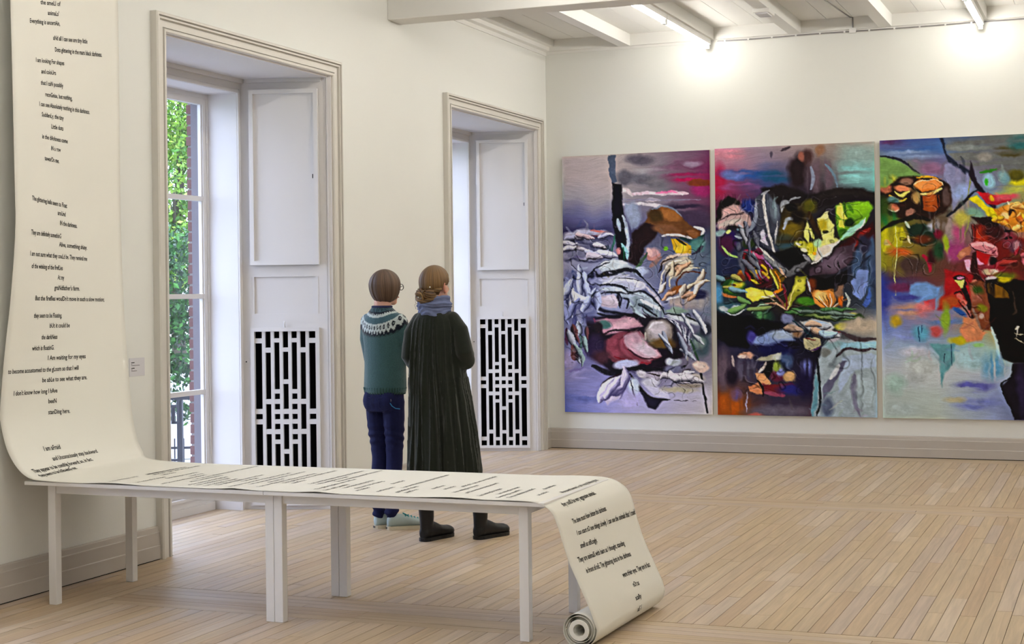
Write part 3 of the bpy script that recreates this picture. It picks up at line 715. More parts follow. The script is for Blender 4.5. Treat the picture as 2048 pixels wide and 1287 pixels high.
# ================================================================== wall label
wl = thing('wall_label', 'small pale grey text card on the wall beside the tall window', 'label card', (.0, -6.712, 1.118))
bevel(MB().box((0, -.072, -.052), (.003, .072, .052)).build('card', 'card', wl), .0006, 1)
for yy, zz, ln, hh in ((-.055,.026,.030,.0055),(-.055,.017,.009,.003),(-.055,.010,.008,.003),(-.045,.010,.068,.0028),(-.055,-.006,.030,.0055),(-.055,-.014,.009,.003),(-.055,-.021,.008,.003),(-.045,-.021,.042,.0028)):
    q = yy
    while q < yy+ln-.002:
        l = min(random.uniform(.005, .012), yy+ln-q); MB().box((.003, q, zz-hh/2), (.0034, q+l, zz+hh/2)).build('print', 'ink', wl); q += l+.0016

# ================================================================== paintings
class Canvas:
    """paint mixed in code: soft gradients, blobs, polygons and tapering strokes; coordinates follow a sketch grid"""
    W, H = 280, 470
    def __init__(s, tl, tr, bl, br, seed):
        s.rs = np.random.RandomState(seed)
        u, v = np.meshgrid((np.arange(s.W)+.5)/s.W, (np.arange(s.H)+.5)/s.H); s.u, s.v = u, v
        top = tl[1]+(tr[1]-tl[1])*u; bot = bl[1]+(br[1]-bl[1])*u
        s.x = tl[0]+(tr[0]-tl[0])*u; s.y = top+(bot-top)*v
        s.img = np.zeros((s.H, s.W, 3)); s.w1 = [s.noise(9), s.noise(9)]; s.w2 = [s.noise(28), s.noise(28)]
        s.hs = s.noise(6, 90); s.vs = s.noise(70, 6); s.fine = s.noise(90, 140)
    def noise(s, nx, ny=None):
        ny = ny or int(nx*s.H/s.W); g = s.rs.rand(ny+3, nx+3)*2-1
        X = s.u*nx; Y = s.v*ny; i = X.astype(int); j = Y.astype(int); fx = X-i; fy = Y-j
        fx = fx*fx*(3-2*fx); fy = fy*fy*(3-2*fy)
        return (g[j, i]*(1-fx)+g[j, i+1]*fx)*(1-fy)+(g[j+1, i]*(1-fx)+g[j+1, i+1]*fx)*fy
    @staticmethod
    def c(h): return np.array([(h >> 16 & 255), (h >> 8 & 255), h & 255])/255.
    def grad(s, rows):
        ys = [r[0] for r in rows]; K = len(rows[0])-1
        for ch in range(3):
            cols = np.stack([np.interp(s.y+40*s.w1[0]+14*s.hs, ys, [s.c(r[k+1])[ch] for r in rows]) for k in range(K)], 0)
            q = np.clip(s.u+.03*s.w1[1], 0, 1)*(K-1); i = np.clip(q.astype(int), 0, K-2); t = q-i
            s.img[..., ch] = np.take_along_axis(cols, i[None], 0)[0]*(1-t)+np.take_along_axis(cols, i[None]+1, 0)[0]*t
    def put(s, a, col):
        col = s.c(col); s.img += (col*(1+.04*s.fine[..., None]+.07*s.w2[0][..., None])-s.img)*np.clip(a, 0, 1)[..., None]
    def E(s, cx, cy, rx, ry, col, ang=0, soft=.25, warp=14, a=1.0, streak=0):
        X = s.x+warp*s.w1[0]+warp*.6*s.w2[0]-cx; Y = s.y+warp*s.w1[1]+warp*.6*s.w2[1]-cy; t = math.radians(ang)
        p = (X*math.cos(t)+Y*math.sin(t))/rx; q = (-X*math.sin(t)+Y*math.cos(t))/ry
        k = np.clip((1-np.sqrt(p*p+q*q))/soft+.5, 0, 1)
        if streak: k = k*np.clip(.75+.9*(s.hs if streak > 0 else s.vs), 0, 1)
        s.put(k*a, col)
    def P(s, pts, col, soft=10, warp=10, a=1.0, streak=0):
        pts = np.array(pts, float); X = s.x+warp*s.w1[0]+warp*.6*s.w2[0]; Y = s.y+warp*s.w1[1]+warp*.6*s.w2[1]
        ins = np.zeros(X.shape, bool); d = np.full(X.shape, 1e9)
        for (x0, y0), (x1, y1) in zip(pts, np.roll(pts, -1, 0)):
            c_ = ((y0 > Y) != (y1 > Y)) & (X < (x1-x0)*(Y-y0)/(y1-y0+1e-9)+x0); ins ^= c_
            L2 = (x1-x0)**2+(y1-y0)**2+1e-9; t = np.clip(((X-x0)*(x1-x0)+(Y-y0)*(y1-y0))/L2, 0, 1)
            d = np.minimum(d, (X-x0-t*(x1-x0))**2+(Y-y0-t*(y1-y0))**2)
        d = np.sqrt(d); k = np.clip(np.where(ins, d, -d)/soft+.5, 0, 1)
        if streak: k = k*np.clip(.75+.9*(s.hs if streak > 0 else s.vs), 0, 1)
        s.put(k*a, col)
    def S(s, pts, w, col, a=1.0, soft=.5, warp=8, taper=True):
        Q = catmull(pts, 6) if len(pts) > 2 else np.array(pts, float)
        lo = Q.min(0)-w*2-30; hi = Q.max(0)+w*2+30
        x0_, x1_ = s.x[0, 0], s.x[0, -1]; c0 = int((lo[0]-x0_)/(x1_-x0_)*s.W); c1 = int((hi[0]-x0_)/(x1_-x0_)*s.W)+1; ya, yb = s.y[0].min(), s.y[-1].max()
        q0 = int((lo[1]-ya-90)/(yb-ya)*s.H); q1 = int((hi[1]-ya+90)/(yb-ya)*s.H)+1
        m = (slice(max(q0, 0), max(min(q1, s.H), 0)), slice(max(c0, 0), max(min(c1, s.W), 0)))
        if s.x[m].size == 0: return
        X = s.x[m]+warp*s.w1[0][m]+warp*.5*s.w2[0][m]; Y = s.y[m]+warp*s.w1[1][m]+warp*.5*s.w2[1][m]
        best = np.full(X.shape, -9.)
        n = len(Q)-1
        for i in range(n):
            x0, y0 = Q[i]; x1, y1 = Q[i+1]; L2 = (x1-x0)**2+(y1-y0)**2+1e-9; t = np.clip(((X-x0)*(x1-x0)+(Y-y0)*(y1-y0))/L2, 0, 1)
            d = np.hypot(X-x0-t*(x1-x0), Y-y0-t*(y1-y0)); f = (i+t)/n
            ww = w*(np.sqrt(np.clip(np.sin(math.pi*(.08+.86*f)), 0, 1)) if taper else 1)
            best = np.maximum(best, 1-d/ww)
        k = np.clip(best/soft, 0, 1)*a*np.clip(.95+.15*s.fine[m], 0, 1); col = s.c(col) if isinstance(col, int) else col
        s.img[m] += (col*(1+.04*s.fine[m][..., None]+.07*s.w2[0][m][..., None])-s.img[m])*np.clip(k, 0, 1)[..., None]
    def scumble(s, n, box, ln=(25, 90), wd=(4, 13), contrast=.5, a=.75, ang=None):
        """loose brushwork: short strokes in jittered versions of the colour already there"""
        f = s.noise(5); x0_, x1_ = s.x[0, 0], s.x[0, -1]; ya, yb = s.y[0].min(), s.y[-1].max()
        for _ in range(n):
            x = box[0]+(box[2]-box[0])*s.rs.rand(); y = box[1]+(box[3]-box[1])*s.rs.rand()
            i = int(np.clip((y-ya)/(yb-ya)*s.H, 0, s.H-1)); j = int(np.clip((x-x0_)/(x1_-x0_)*s.W, 0, s.W-1))
            c = s.img[i, j]; g = 1+contrast*s.rs.randn(); g = np.clip(g, 1-1.2*contrast, 1+1.6*contrast); c = np.clip((c*g if g < 1 else c+(1-c)*(g-1)*.35)*(1+.06*s.rs.randn(3)), 0, 1)
            t = (f[i, j]*3.2 if ang is None else math.radians(ang))+.35*s.rs.randn(); L = ln[0]+(ln[1]-ln[0])*s.rs.rand(); b = .5*s.rs.randn()
            dx, dy = math.cos(t), math.sin(t); s.S([(x-dx*L/2, y-dy*L/2), (x-dy*b*L*.3, y+dx*b*L*.3), (x+dx*L/2, y+dy*L/2)], wd[0]+(wd[1]-wd[0])*s.rs.rand(), c, a)
    def leafy(s, n, box, cols, ln=(60, 150), wd=(14, 30), ang=20, spread=30, dark=0x1E1C28, a=.95):
        """pale petals, each over its own dark line and with a lighter ridge"""
        for q in range(n):
            x = box[0]+(box[2]-box[0])*s.rs.rand(); y = box[1]+(box[3]-box[1])*s.rs.rand(); t = math.radians(ang+spread*s.rs.randn()); L = ln[0]+(ln[1]-ln[0])*s.rs.rand(); w_ = wd[0]+(wd[1]-wd[0])*s.rs.rand(); b = .35*s.rs.randn()
            dx, dy = math.cos(t), math.sin(t); pts = [(x-dx*L/2, y-dy*L/2), (x-dy*b*L*.3, y+dx*b*L*.3), (x+dx*L/2, y+dy*L/2)]
            s.petal(x, y, L/2, w_, t, s.c(cols[s.rs.randint(len(cols))])*(.9+.2*s.rs.rand()), s.c(dark), b, a)
    def petal(s, x, y, hl, hw, t, col, dark, bend=0., a=1.):
        """one folded petal: light on its upper side, falling into its own dark edge below"""
        x0_, x1_ = s.x[0, 0], s.x[0, -1]; ya, yb = s.y[0].min(), s.y[-1].max(); R = hl+hw+20
        m = (slice(max(int((y-R-90-ya)/(yb-ya)*s.H), 0), max(min(int((y+R+90-ya)/(yb-ya)*s.H)+1, s.H), 0)), slice(max(int((x-R-x0_)/(x1_-x0_)*s.W), 0), max(min(int((x+R-x0_)/(x1_-x0_)*s.W)+1, s.W), 0)))
        if s.x[m].size == 0: return
        X = s.x[m]+16*s.w1[0][m]+9*s.w2[0][m]-x; Y = s.y[m]+16*s.w1[1][m]+9*s.w2[1][m]-y; c, q = math.cos(t), math.sin(t)
        if c < 0: c, q = -c, -q
        u = (X*c+Y*q)/hl; v = (-X*q+Y*c)/hw-bend*(1-u*u)
        e = np.sqrt(np.clip(1-u*u, 0, 1))*(1-.25*u); k = np.clip((e-np.abs(v))*hw/7+.5, 0, 1)*(np.abs(u) < 1)
        sh = np.clip((v/np.maximum(e, .05)+.25)/1.1, 0, 1)**1.5; st = .06*np.sin(v*14+6*s.w2[0][m])
        C_ = col*(1.12-.2*sh+st)[..., None]; C_ = C_*(1-.85*sh[..., None])+dark*.85*sh[..., None]
        s.img[m] += (np.clip(C_, 0, 1)-s.img[m])*(k*a)[..., None]
    def marble(s, box, freq=7., a=.6, nx=7, stretch=1.0, light=.35, edge=90):
        """folds: thin dark lines with a lit side, following a drifting noise"""
        n = s.noise(nx, int(nx*s.H/s.W*stretch))+.4*s.noise(nx*2+3)+.05*s.noise(nx*5); q = np.sin(n*freq)
        m = np.clip(np.minimum(np.minimum(s.x-box[0], box[2]-s.x), np.minimum(s.y-box[1], box[3]-s.y))/edge+.5*s.w1[0], 0, 1); v = np.clip(.7+.9*s.noise(5), 0, 1)*m*a
        dk = np.clip(1-np.abs(q)/.22, 0, 1)*v; lt = np.clip(1-np.abs(q-.42)/.22, 0, 1)*v*light
        s.img *= (1-.8*dk)[..., None]; s.img += (1-s.img)*lt[..., None]*np.array([.85, .85, .95])
    def done(s):
        jj, ii = np.meshgrid(np.arange(s.W), np.arange(s.H)); w3 = s.noise(60), s.noise(60)
        a_ = np.clip((ii+1.1*s.w2[0]+.45*w3[0]).round().astype(int), 0, s.H-1); b_ = np.clip((jj+1.1*s.w2[1]+.45*w3[1]).round().astype(int), 0, s.W-1); s.img = s.img[a_, b_]
        bl = s.img.copy()
        for _ in range(10): bl = (bl+np.roll(bl, 2, 0)+np.roll(bl, -2, 0)+np.roll(bl, 2, 1)+np.roll(bl, -2, 1))/5
        s.img = np.clip(s.img+.45*(s.img-bl), 0, 1)
        # bristle marks: colour and a fine grain dragged along the contours of what is painted
        L = s.img.mean(-1)
        for _ in range(6): L = (L+np.roll(L, 1, 0)+np.roll(L, -1, 0)+np.roll(L, 1, 1)+np.roll(L, -1, 1))/5
        gy, gx = np.gradient(L); th = np.arctan2(gx, -gy); w_ = np.hypot(gx, gy); A = w_*np.cos(2*th)+.006*np.cos(.5*s.w1[0]); B = w_*np.sin(2*th)+.006*np.sin(.5*s.w1[0])
        for _ in range(8):
            A = (A+np.roll(A, 1, 0)+np.roll(A, -1, 0)+np.roll(A, 1, 1)+np.roll(A, -1, 1))/5; B = (B+np.roll(B, 1, 0)+np.roll(B, -1, 0)+np.roll(B, 1, 1)+np.roll(B, -1, 1))/5
        th = .5*np.arctan2(B, A); dx, dy = np.cos(th), np.sin(th); jj, ii = np.meshgrid(np.arange(s.W), np.arange(s.H))
        g = s.rs.rand(s.H, s.W); acc = np.zeros_like(g); col = np.zeros_like(s.img); n = 0
        for sg in (-1, 1):
            px, py = jj.astype(float), ii.astype(float); lx, ly = dx*sg, dy*sg
            for q in range(9):
                a_ = np.clip(py.round().astype(int), 0, s.H-1); b_ = np.clip(px.round().astype(int), 0, s.W-1); acc += g[a_, b_]; n += 1
                if q < 2: col += s.img[a_, b_]
                ux, uy = dx[a_, b_], dy[a_, b_]; f = np.sign(ux*lx+uy*ly); f[f == 0] = 1; lx, ly = ux*f, uy*f; px = px+lx; py = py+ly
        acc = (acc/n-.5)*3.2; img = .35*s.img+.65*col/4
        m = img.mean(-1, keepdims=True); img = m+(img-m)*1.15; img = .5+(img-.5)*1.15-.01
        return np.clip(img*(1+.13*acc[..., None]+.02*s.hs[..., None]), 0.008, 1)
def paint_snow():
    k = Canvas((45,133), (1393,55), (35,2469), (1385,2476), 1); E, P, S = k.E, k.P, k.S
    k.grad([(60,0xB8AEB4,0xB9B0B2,0x8E8490,0x6C5068),(330,0xB9AFB2,0xBBAFAF,0x7E7A82,0x7B3058),(520,0xA6A2AC,0xA9A3A8,0x8C8490,0x6E4660),(680,0x6C6C90,0x777799,0x6E6A7C,0x4A3C50),(800,0x3A3656,0x4A4868,0x585870,0x45465A),
            (1000,0x9A98AC,0x8F90A8,0x6A6C80,0x5E6C7C),(1500,0x8C90B0,0x9A9EBA,0x7C80A0,0x7C8496),(1800,0x74769A,0x5A5672,0x584C5C,0x6E6A78),(2080,0x8E8CB4,0x7E7CA0,0x605C70,0x9A94A0),(2300,0x8084B6,0xA6A2CC,0xB0ACC8,0xC6C2CC),(2470,0x6E78B4,0xA8A6D0,0xB8B4CC,0xC4BEC2)])
    E(1150,250,260,70,0x6B3A5C,soft=.8,streak=1); E(1180,310,200,45,0xA02A5A,soft=.8,streak=1); E(1330,430,90,60,0x93386A,soft=.7); E(1300,360,100,35,0x7A4030,soft=.4); E(820,330,200,60,0x6E6C76,soft=.8,streak=1); E(760,150,120,45,0x66626E,soft=.8); E(620,330,70,70,0x6A6872,soft=.6)
    E(900,250,180,40,0xA9A6AE,soft=.8,a=.7,streak=1); E(1240,180,90,24,0xA59AAE,soft=.7,a=.7)
    S([(560,440),(640,440),(690,480)],26,0xE4D8DC); S([(700,470),(900,455),(1130,455),(1200,460)],22,0xE6CFDA); S([(900,450),(1020,440),(1100,450)],14,0xD876A4,a=.8); S([(620,570),(800,560),(950,575),(1060,590)],20,0xD9D2DA); S([(820,525),(940,520)],22,0xD6CBD4); S([(600,520),(900,520),(1300,520)],12,0x8E8AA0,a=.7)
    E(1180,600,220,50,0x3C3246,soft=.7,streak=1); E(1250,700,180,70,0x4A3E52,soft=.7)
    P([(470,105),(545,105),(550,350),(500,370)],0x5A6274,8); P([(505,360),(590,380),(620,600),(640,1000),(660,1090),(560,1080),(520,800)],0x1B1622,14); P([(640,560),(780,580),(780,740),(680,800),(640,700)],0x8890A8,18,streak=-1); E(700,650,60,110,0x9AA2B8,soft=.5)
    # brown mushroom cap and its dark stem
    P([(880,600),(780,760),(680,830),(660,1090),(740,1130),(800,960),(900,870),(960,760)],0x2A1C1E,20); P([(870,610),(1000,580),(1100,640),(1200,740),(1310,800),(1320,850),(1240,860),(1000,850),(930,760),(800,720)],0x6A4A30,14); E(1030,650,90,55,0x9A6C42,20,soft=.5); E(1000,790,130,45,0x7C5A42,10,soft=.5); E(1240,815,60,30,0x8A6242,20,soft=.4); E(900,660,60,60,0x4A3A22,soft=.6)
    S([(870,605),(960,575),(1060,590),(1130,660)],10,0x8E98A8,a=.8); S([(1250,760),(1330,790),(1320,850)],18,0xE0DEE2); S([(960,850),(1100,835),(1230,860)],16,0xD8D6D8); S([(1130,860),(1250,890),(1340,840)],24,0x26403E)
    E(1280,920,70,60,0x5C8480,soft=.5); P([(1040,870),(1110,870),(1230,930),(1220,1000),(1120,1025),(1060,960)],0xC9A638,10); E(1130,950,60,40,0xDDC04A,soft=.5); S([(1090,870),(1180,925)],14,0x1C1A20); E(1000,962,22,22,0x6FA43C,soft=.4)
    E(880,1010,70,55,0xC8A4A6,soft=.5); E(840,1000,30,34,0xE6C2BE,soft=.4); S([(800,1010),(860,1060),(950,1010)],20,0xB88A84); S([(850,1130),(890,1090),(950,1040)],26,0x9A7A74); S([(950,1110),(1050,1030),(1220,1010)],26,0xD6C4B4); S([(920,1180),(980,1080),(1100,1030)],12,0x2A1A1E)
    E(1100,1130,130,90,0xB9AE9C,-20,soft=.5); E(1180,1100,60,70,0xC6BCA8,soft=.5)
    for i,q in enumerate([(960,1060),(1000,1080),(1040,1110),(1100,1130)]): S([(q[0]+250,1060+i*40),(q[0]+80,1090+i*30),(q[0]-10,1200+i*20),(q[0]-10,1330)],11,[0xE2D8CC,0x3A2C26,0xD8CDB8,0x5A3A2A][i])
    S([(1230,1010),(1330,940)],18,0x3A3644); S([(820,1000),(760,1100),(700,1180)],18,0x4A6048); E(770,1170,60,40,0xB4BCD0,soft=.5)
    # snow heaps
    for cx,cy,rx,ry,an in [(150,850,110,40,-10),(260,830,90,40,10),(400,830,110,30,5),(130,960,110,34,-8),(360,920,90,26,8),(150,1030,100,40,-15),(300,1040,120,46,-5),(270,870,70,46,20)]:
        E(cx,cy+14,rx*1.05,ry*1.05,0x3A3A52,an,soft=.5); E(cx,cy,rx,ry,0xC9C6D8,an,soft=.45)
    S([(300,800),(420,820),(510,850)],16,0xC8807C); S([(320,850),(430,860)],10,0x7A2A2E); E(430,840,60,22,0xDCBCBC,soft=.6); E(430,1020,40,34,0x6A5AA0,soft=.6); E(450,980,40,36,0x2C3E3A,soft=.5); S([(560,700),(570,800)],22,0xB9C4D6); S([(610,670),(640,850),(650,1060)],22,0xC3CCDC); S([(590,930),(640,1000),(650,1060)],20,0x9CC6D2); S([(530,850),(500,1000)],14,0x3E6E62); S([(610,960),(620,1080)],10,0x2E5A48); E(565,1000,26,30,0xC08A8C,soft=.5)
    # big pale caps in the middle
    P([(370,1140),(470,1080),(600,1075),(690,1130),(600,1200),(430,1210)],0xB6BCC2,16); E(520,1120,130,36,0xCDD4D8,-8,soft=.5); S([(310,1190),(380,1220),(560,1170),(700,1160),(780,1230)],22,0x1E1A24); S([(430,1210),(520,1240),(640,1200)],12,0x8A8048)
    P([(380,1260),(560,1200),(700,1220),(790,1290),(760,1360),(560,1330)],0xC2C2D2,18); P([(360,1330),(560,1310),(760,1370),(900,1430),(960,1500),(800,1480),(560,1400)],0xAEB6C2,18); S([(360,1300),(520,1300),(640,1330)],12,0x26222E); S([(500,1380),(680,1370),(860,1420),(960,1500)],16,0x1C1A26); E(760,1290,60,30,0xD8D6E0,20,soft=.5)
    P([(360,1400),(520,1390),(570,1450),(540,1520),(400,1500)],0xC6B8C4,14); E(470,1440,70,40,0xD8CAD2,soft=.5); S([(550,1400),(570,1500)],16,0x2A2430); P([(640,1430),(720,1400),(960,1500),(960,1600),(760,1600),(650,1500)],0x93A0A8,18,streak=-1); S([(760,1430),(830,1470),(940,1510)],26,0xD6DCE2); S([(740,1470),(860,1520)],24,0x4A525A); S([(700,1540),(800,1600),(900,1590)],22,0xB8C4C4)
    # corn-like plant on the left
    S([(215,1260),(240,1500),(260,1600)],14,0x2A2E44)
    for i in range(26):
        x0=80+k.rs.rand()*260; y0=1180+k.rs.rand()*420; a=math.pi*(.5+(x0-220)/420)+k.rs.rand()*.7; l=60+k.rs.rand()*90
        S([(x0,y0),(x0+l*.5*math.cos(a)+8,y0+l*.5*math.sin(a)),(x0+l*math.cos(a),y0+l*math.sin(a))],16+k.rs.rand()*16,[0xC2C6DA,0xAEB4CE,0x3A3C5C,0x8A90B4,0xD4D6E4,0x55628A][i%6])
    S([(140,1300),(160,1480),(150,1600)],18,0x4C4C7A); S([(60,1560),(150,1600),(120,1700)],28,0x5A5C86); S([(250,1400),(340,1440),(370,1560)],20,0xB8BCC8)
    # red bowl-like cap
    P([(250,1600),(420,1590),(700,1560),(960,1600),(1100,1760),(1150,1950),(900,2080),(480,2090),(280,1950)],0x241A26,26); P([(330,1640),(520,1590),(700,1600),(780,1680),(560,1740),(420,1760)],0xB48C98,16); E(600,1660,130,50,0xCBA8B0,-8,soft=.6); E(420,1670,60,40,0x54706C,soft=.5); S([(330,1620),(370,1740)],14,0xA03A48); E(360,1700,40,50,0x2A2026,soft=.5)
    P([(450,1800),(560,1730),(760,1730),(900,1860),(940,1960),(800,2020),(560,2040),(440,1960)],0x7E4A54,16); E(560,1860,120,100,0x8E4E5A,-20,soft=.6); P([(600,1760),(720,1730),(800,1800),(900,1880),(940,1950),(820,1990),(700,1930),(620,1850)],0xC2A2AC,22); E(800,1890,110,50,0xD4C4CC,30,soft=.6); S([(520,1960),(680,2010),(840,2010)],14,0x7A2E38); S([(640,1880),(740,1960),(900,1980)],12,0x4A3038)
    S([(380,1780),(500,1720),(760,1720)],12,0x2A1A22)
    E(330,1880,90,110,0x372C44,soft=.6); E(400,1970,90,60,0x4A3038,soft=.7)
    # round boulder cap
    E(950,1750,150,140,0x26222A,soft=.2); E(930,1740,130,125,0x8A8078,soft=.25); E(920,1710,95,80,0xC0B8BC,soft=.7); E(960,1830,110,44,0x6A5430,soft=.7); S([(830,1700),(880,1650),(960,1640)],16,0xD8D2D6); S([(800,1740),(800,1800)],16,0xB8B0A8)
    # fan shaped plants right
    for i in range(12): S([(960+i*22,1590+i*10),(1080+i*10,1640+i*18),(1190+i*4,1800),(1220,1980)],9,[0xC8C8D0,0x2C3048,0xA8ACB8][i%3])
    E(1140,1600,150,34,0xC4C8CC,12,soft=.5); S([(980,1560),(1120,1570),(1280,1620)],14,0x2A3030); E(1290,1830,80,120,0x4C5A60,soft=.5); E(1280,1820,50,60,0x7C8A86,soft=.6); S([(1200,1790),(1240,1900),(1280,2000)],14,0x3A5040); E(1330,1700,50,70,0x3A3C48,soft=.5); S([(1120,1800),(1180,1980)],22,0x9A9490)
    E(1140,1450,150,60,0xA89C98,soft=.6,streak=-1); E(1300,1430,90,80,0xA09A9A,soft=.6,streak=-1); E(1090,1340,70,34,0x8A5A34,-20,soft=.5); S([(990,1430),(1100,1400),(1220,1400)],14,0xDAD8D8); S([(1150,1390),(1220,1290),(1310,1260)],16,0x3A3A3C); S([(1180,1380),(1240,1280),(1300,1240)],8,0xCEC8BC); E(1290,1380,70,40,0x2E2E48,soft=.6); E(1080,1530,120,24,0x8A9C90,soft=.6)
    # white petals low down
    S([(300,2040),(480,2100),(700,2060),(900,2080),(1160,2040)],34,0x1E1A22); E(620,2030,110,36,0xB8B8D0,-8,soft=.4); E(1050,2000,80,36,0xBEC2CC,-8,soft=.4); E(1050,2060,90,30,0x7C7C94,-10,soft=.5)
    P([(380,2240),(480,2140),(640,2110),(640,2180),(560,2330),(440,2400)],0xCFC6DC,16); S([(390,2230),(470,2150),(620,2090)],16,0x3A2830); S([(560,2340),(620,2220),(660,2120)],12,0x4A4468); E(520,2240,90,34,0xDED6E6,-50,soft=.5); S([(650,2120),(740,2240),(840,2330),(1010,2340)],22,0x2A2626); P([(780,2220),(900,2220),(1000,2280),(1010,2330),(880,2310)],0xCBC8DA,12); P([(740,2260),(830,2330),(960,2340),(880,2430),(820,2420)],0x2A2636,14)
    E(690,2230,50,70,0xC8D0DE,soft=.5); S([(660,2170),(700,2330),(720,2400)],9,0x2A2438); E(760,2120,60,34,0xD2CCD2,20,soft=.4); E(880,2130,90,40,0xA8A0AC,-6,soft=.5); E(840,2190,80,36,0xCCCAD4,soft=.5); S([(820,2110),(960,2130),(1080,2120),(1200,2060)],12,0x3A2C2C)
    E(1290,2035,66,52,0xC8B4AA,soft=.3); E(1280,2020,40,28,0xDCCCC2,soft=.6); E(1240,2140,70,40,0xB8B0AA,soft=.5); S([(1285,2100),(1310,2250),(1350,2460)],12,0x1A1620,taper=False); E(1100,2250,150,30,0xB0AA9A,soft=.7); S([(1020,2345),(1140,2355),(1250,2345)],5,0x3A3642); E(1200,2200,120,26,0x9C9288,soft=.7,streak=1)
    E(180,2330,160,50,0x6E74A8,soft=.9,streak=1); E(200,2130,120,40,0xB0A8CC,-10,soft=.8,streak=1); E(90,1990,60,80,0xA39ABC,soft=.7); E(650,2350,90,80,0xBDB6DC,soft=.8)
    S([(110,1720),(150,1850),(190,2000)],16,0xA8ACB0); S([(170,1700),(200,1800),(170,1980)],16,0x5C7470); S([(130,1760),(120,1960)],16,0x6A3A30); S([(60,1700),(80,1860)],20,0x4A2E44)
    P([(60,1180),(360,1180),(340,1660),(60,1640)],0x5A5C80,50,a=.6); P([(60,860),(500,830),(480,1060),(70,1080)],0x4A4A62,50,a=.6)
    k.leafy(12, (70,830,480,1060), [0xC9C6D8,0xB4B4CC,0xD2C8D4,0xD6BCC0], (110,220), (22,40), 4, 12); 
    for q,w_,c_ in [([(400,1110),(520,1085),(640,1100)],26,0xD6DCE0),([(420,1290),(560,1250),(700,1260),(780,1310)],32,0xDADAE6),([(400,1340),(520,1340),(640,1370)],22,0xC8CED8),([(700,1370),(800,1390),(880,1450)],32,0xC2CCD4),([(420,1430),(500,1420),(550,1460)],32,0xDACED8),([(790,1440),(860,1480),(930,1520)],24,0xE0E2EA),([(660,1450),(720,1540),(800,1600)],22,0xB4C2C6),([(820,1320),(900,1400),(940,1480)],22,0xC6C0C8),([(480,1190),(560,1220),(660,1200)],16,0xC8C8D6),([(540,1290),(620,1300),(700,1330)],16,0xB8BCCC)]: S(q,w_,c_,soft=.7)
    for q,w_ in [([(305,1200),(360,1150),(470,1090)],11),([(340,1180),(400,1225),(560,1190),(640,1150),(720,1170),(800,1250)],18),([(380,1310),(480,1300),(600,1330),(640,1370)],13),([(640,1385),(760,1350),(860,1400),(930,1480),(970,1560)],13),([(370,1380),(520,1370),(580,1420),(575,1510)],14),([(250,1420),(330,1480),(420,1540),(560,1560),(700,1580)],24),([(600,1420),(650,1440),(640,1520)],15),([(740,1480),(830,1530),(900,1580)],13),([(360,1560),(480,1590),(680,1570)],24),([(560,1240),(660,1235),(760,1260)],8),([(800,1250),(880,1330),(960,1440)],10)]: S(q,w_,0x1C1A26,soft=.7)
    k.leafy(17, (60,1190,350,1620), [0xC2C6DA,0xAEB4CE,0x8A90B4,0xD8DAE8], (140,280), (24,46), 78, 26, 0x2A2C4A); k.leafy(12, (960,1040,1320,1400), [0xCFC2AE,0xB9AE9C,0xDCD2C4,0xC8A48A], (110,230), (18,34), -40, 18, 0x3A2A22); k.leafy(9, (980,1600,1290,1960), [0xB8BCC4,0x8C909C,0xC8CCD0], (130,260), (14,26), 62, 10, 0x24283A); k.leafy(6, (660,2100,1240,2220), [0xC6C4D0,0xB8B0B8,0xD8D2D8], (120,220), (24,40), 12, 20); k.leafy(9, (60,1680,260,2000), [0x8A9A98,0xA8ACB8,0x6A4A4C], (110,220), (18,32), 82, 14); k.leafy(5, (430,2130,640,2330), [0xD4CCE0,0xC8C0DC], (200,300), (34,56), 130, 14, 0x4A4468)
    k.marble((40,820,1390,1640), 6., .75, 7); k.marble((40,1560,420,2080), 7., .7, 8, .5); k.marble((640,1980,1390,2330), 6., .6, 8); k.marble((420,1580,1150,2060), 4., .45, 5)
    k.scumble(60, (60,700,1380,2100), (50,150), (6,16), .2, .4)
    return k.done()

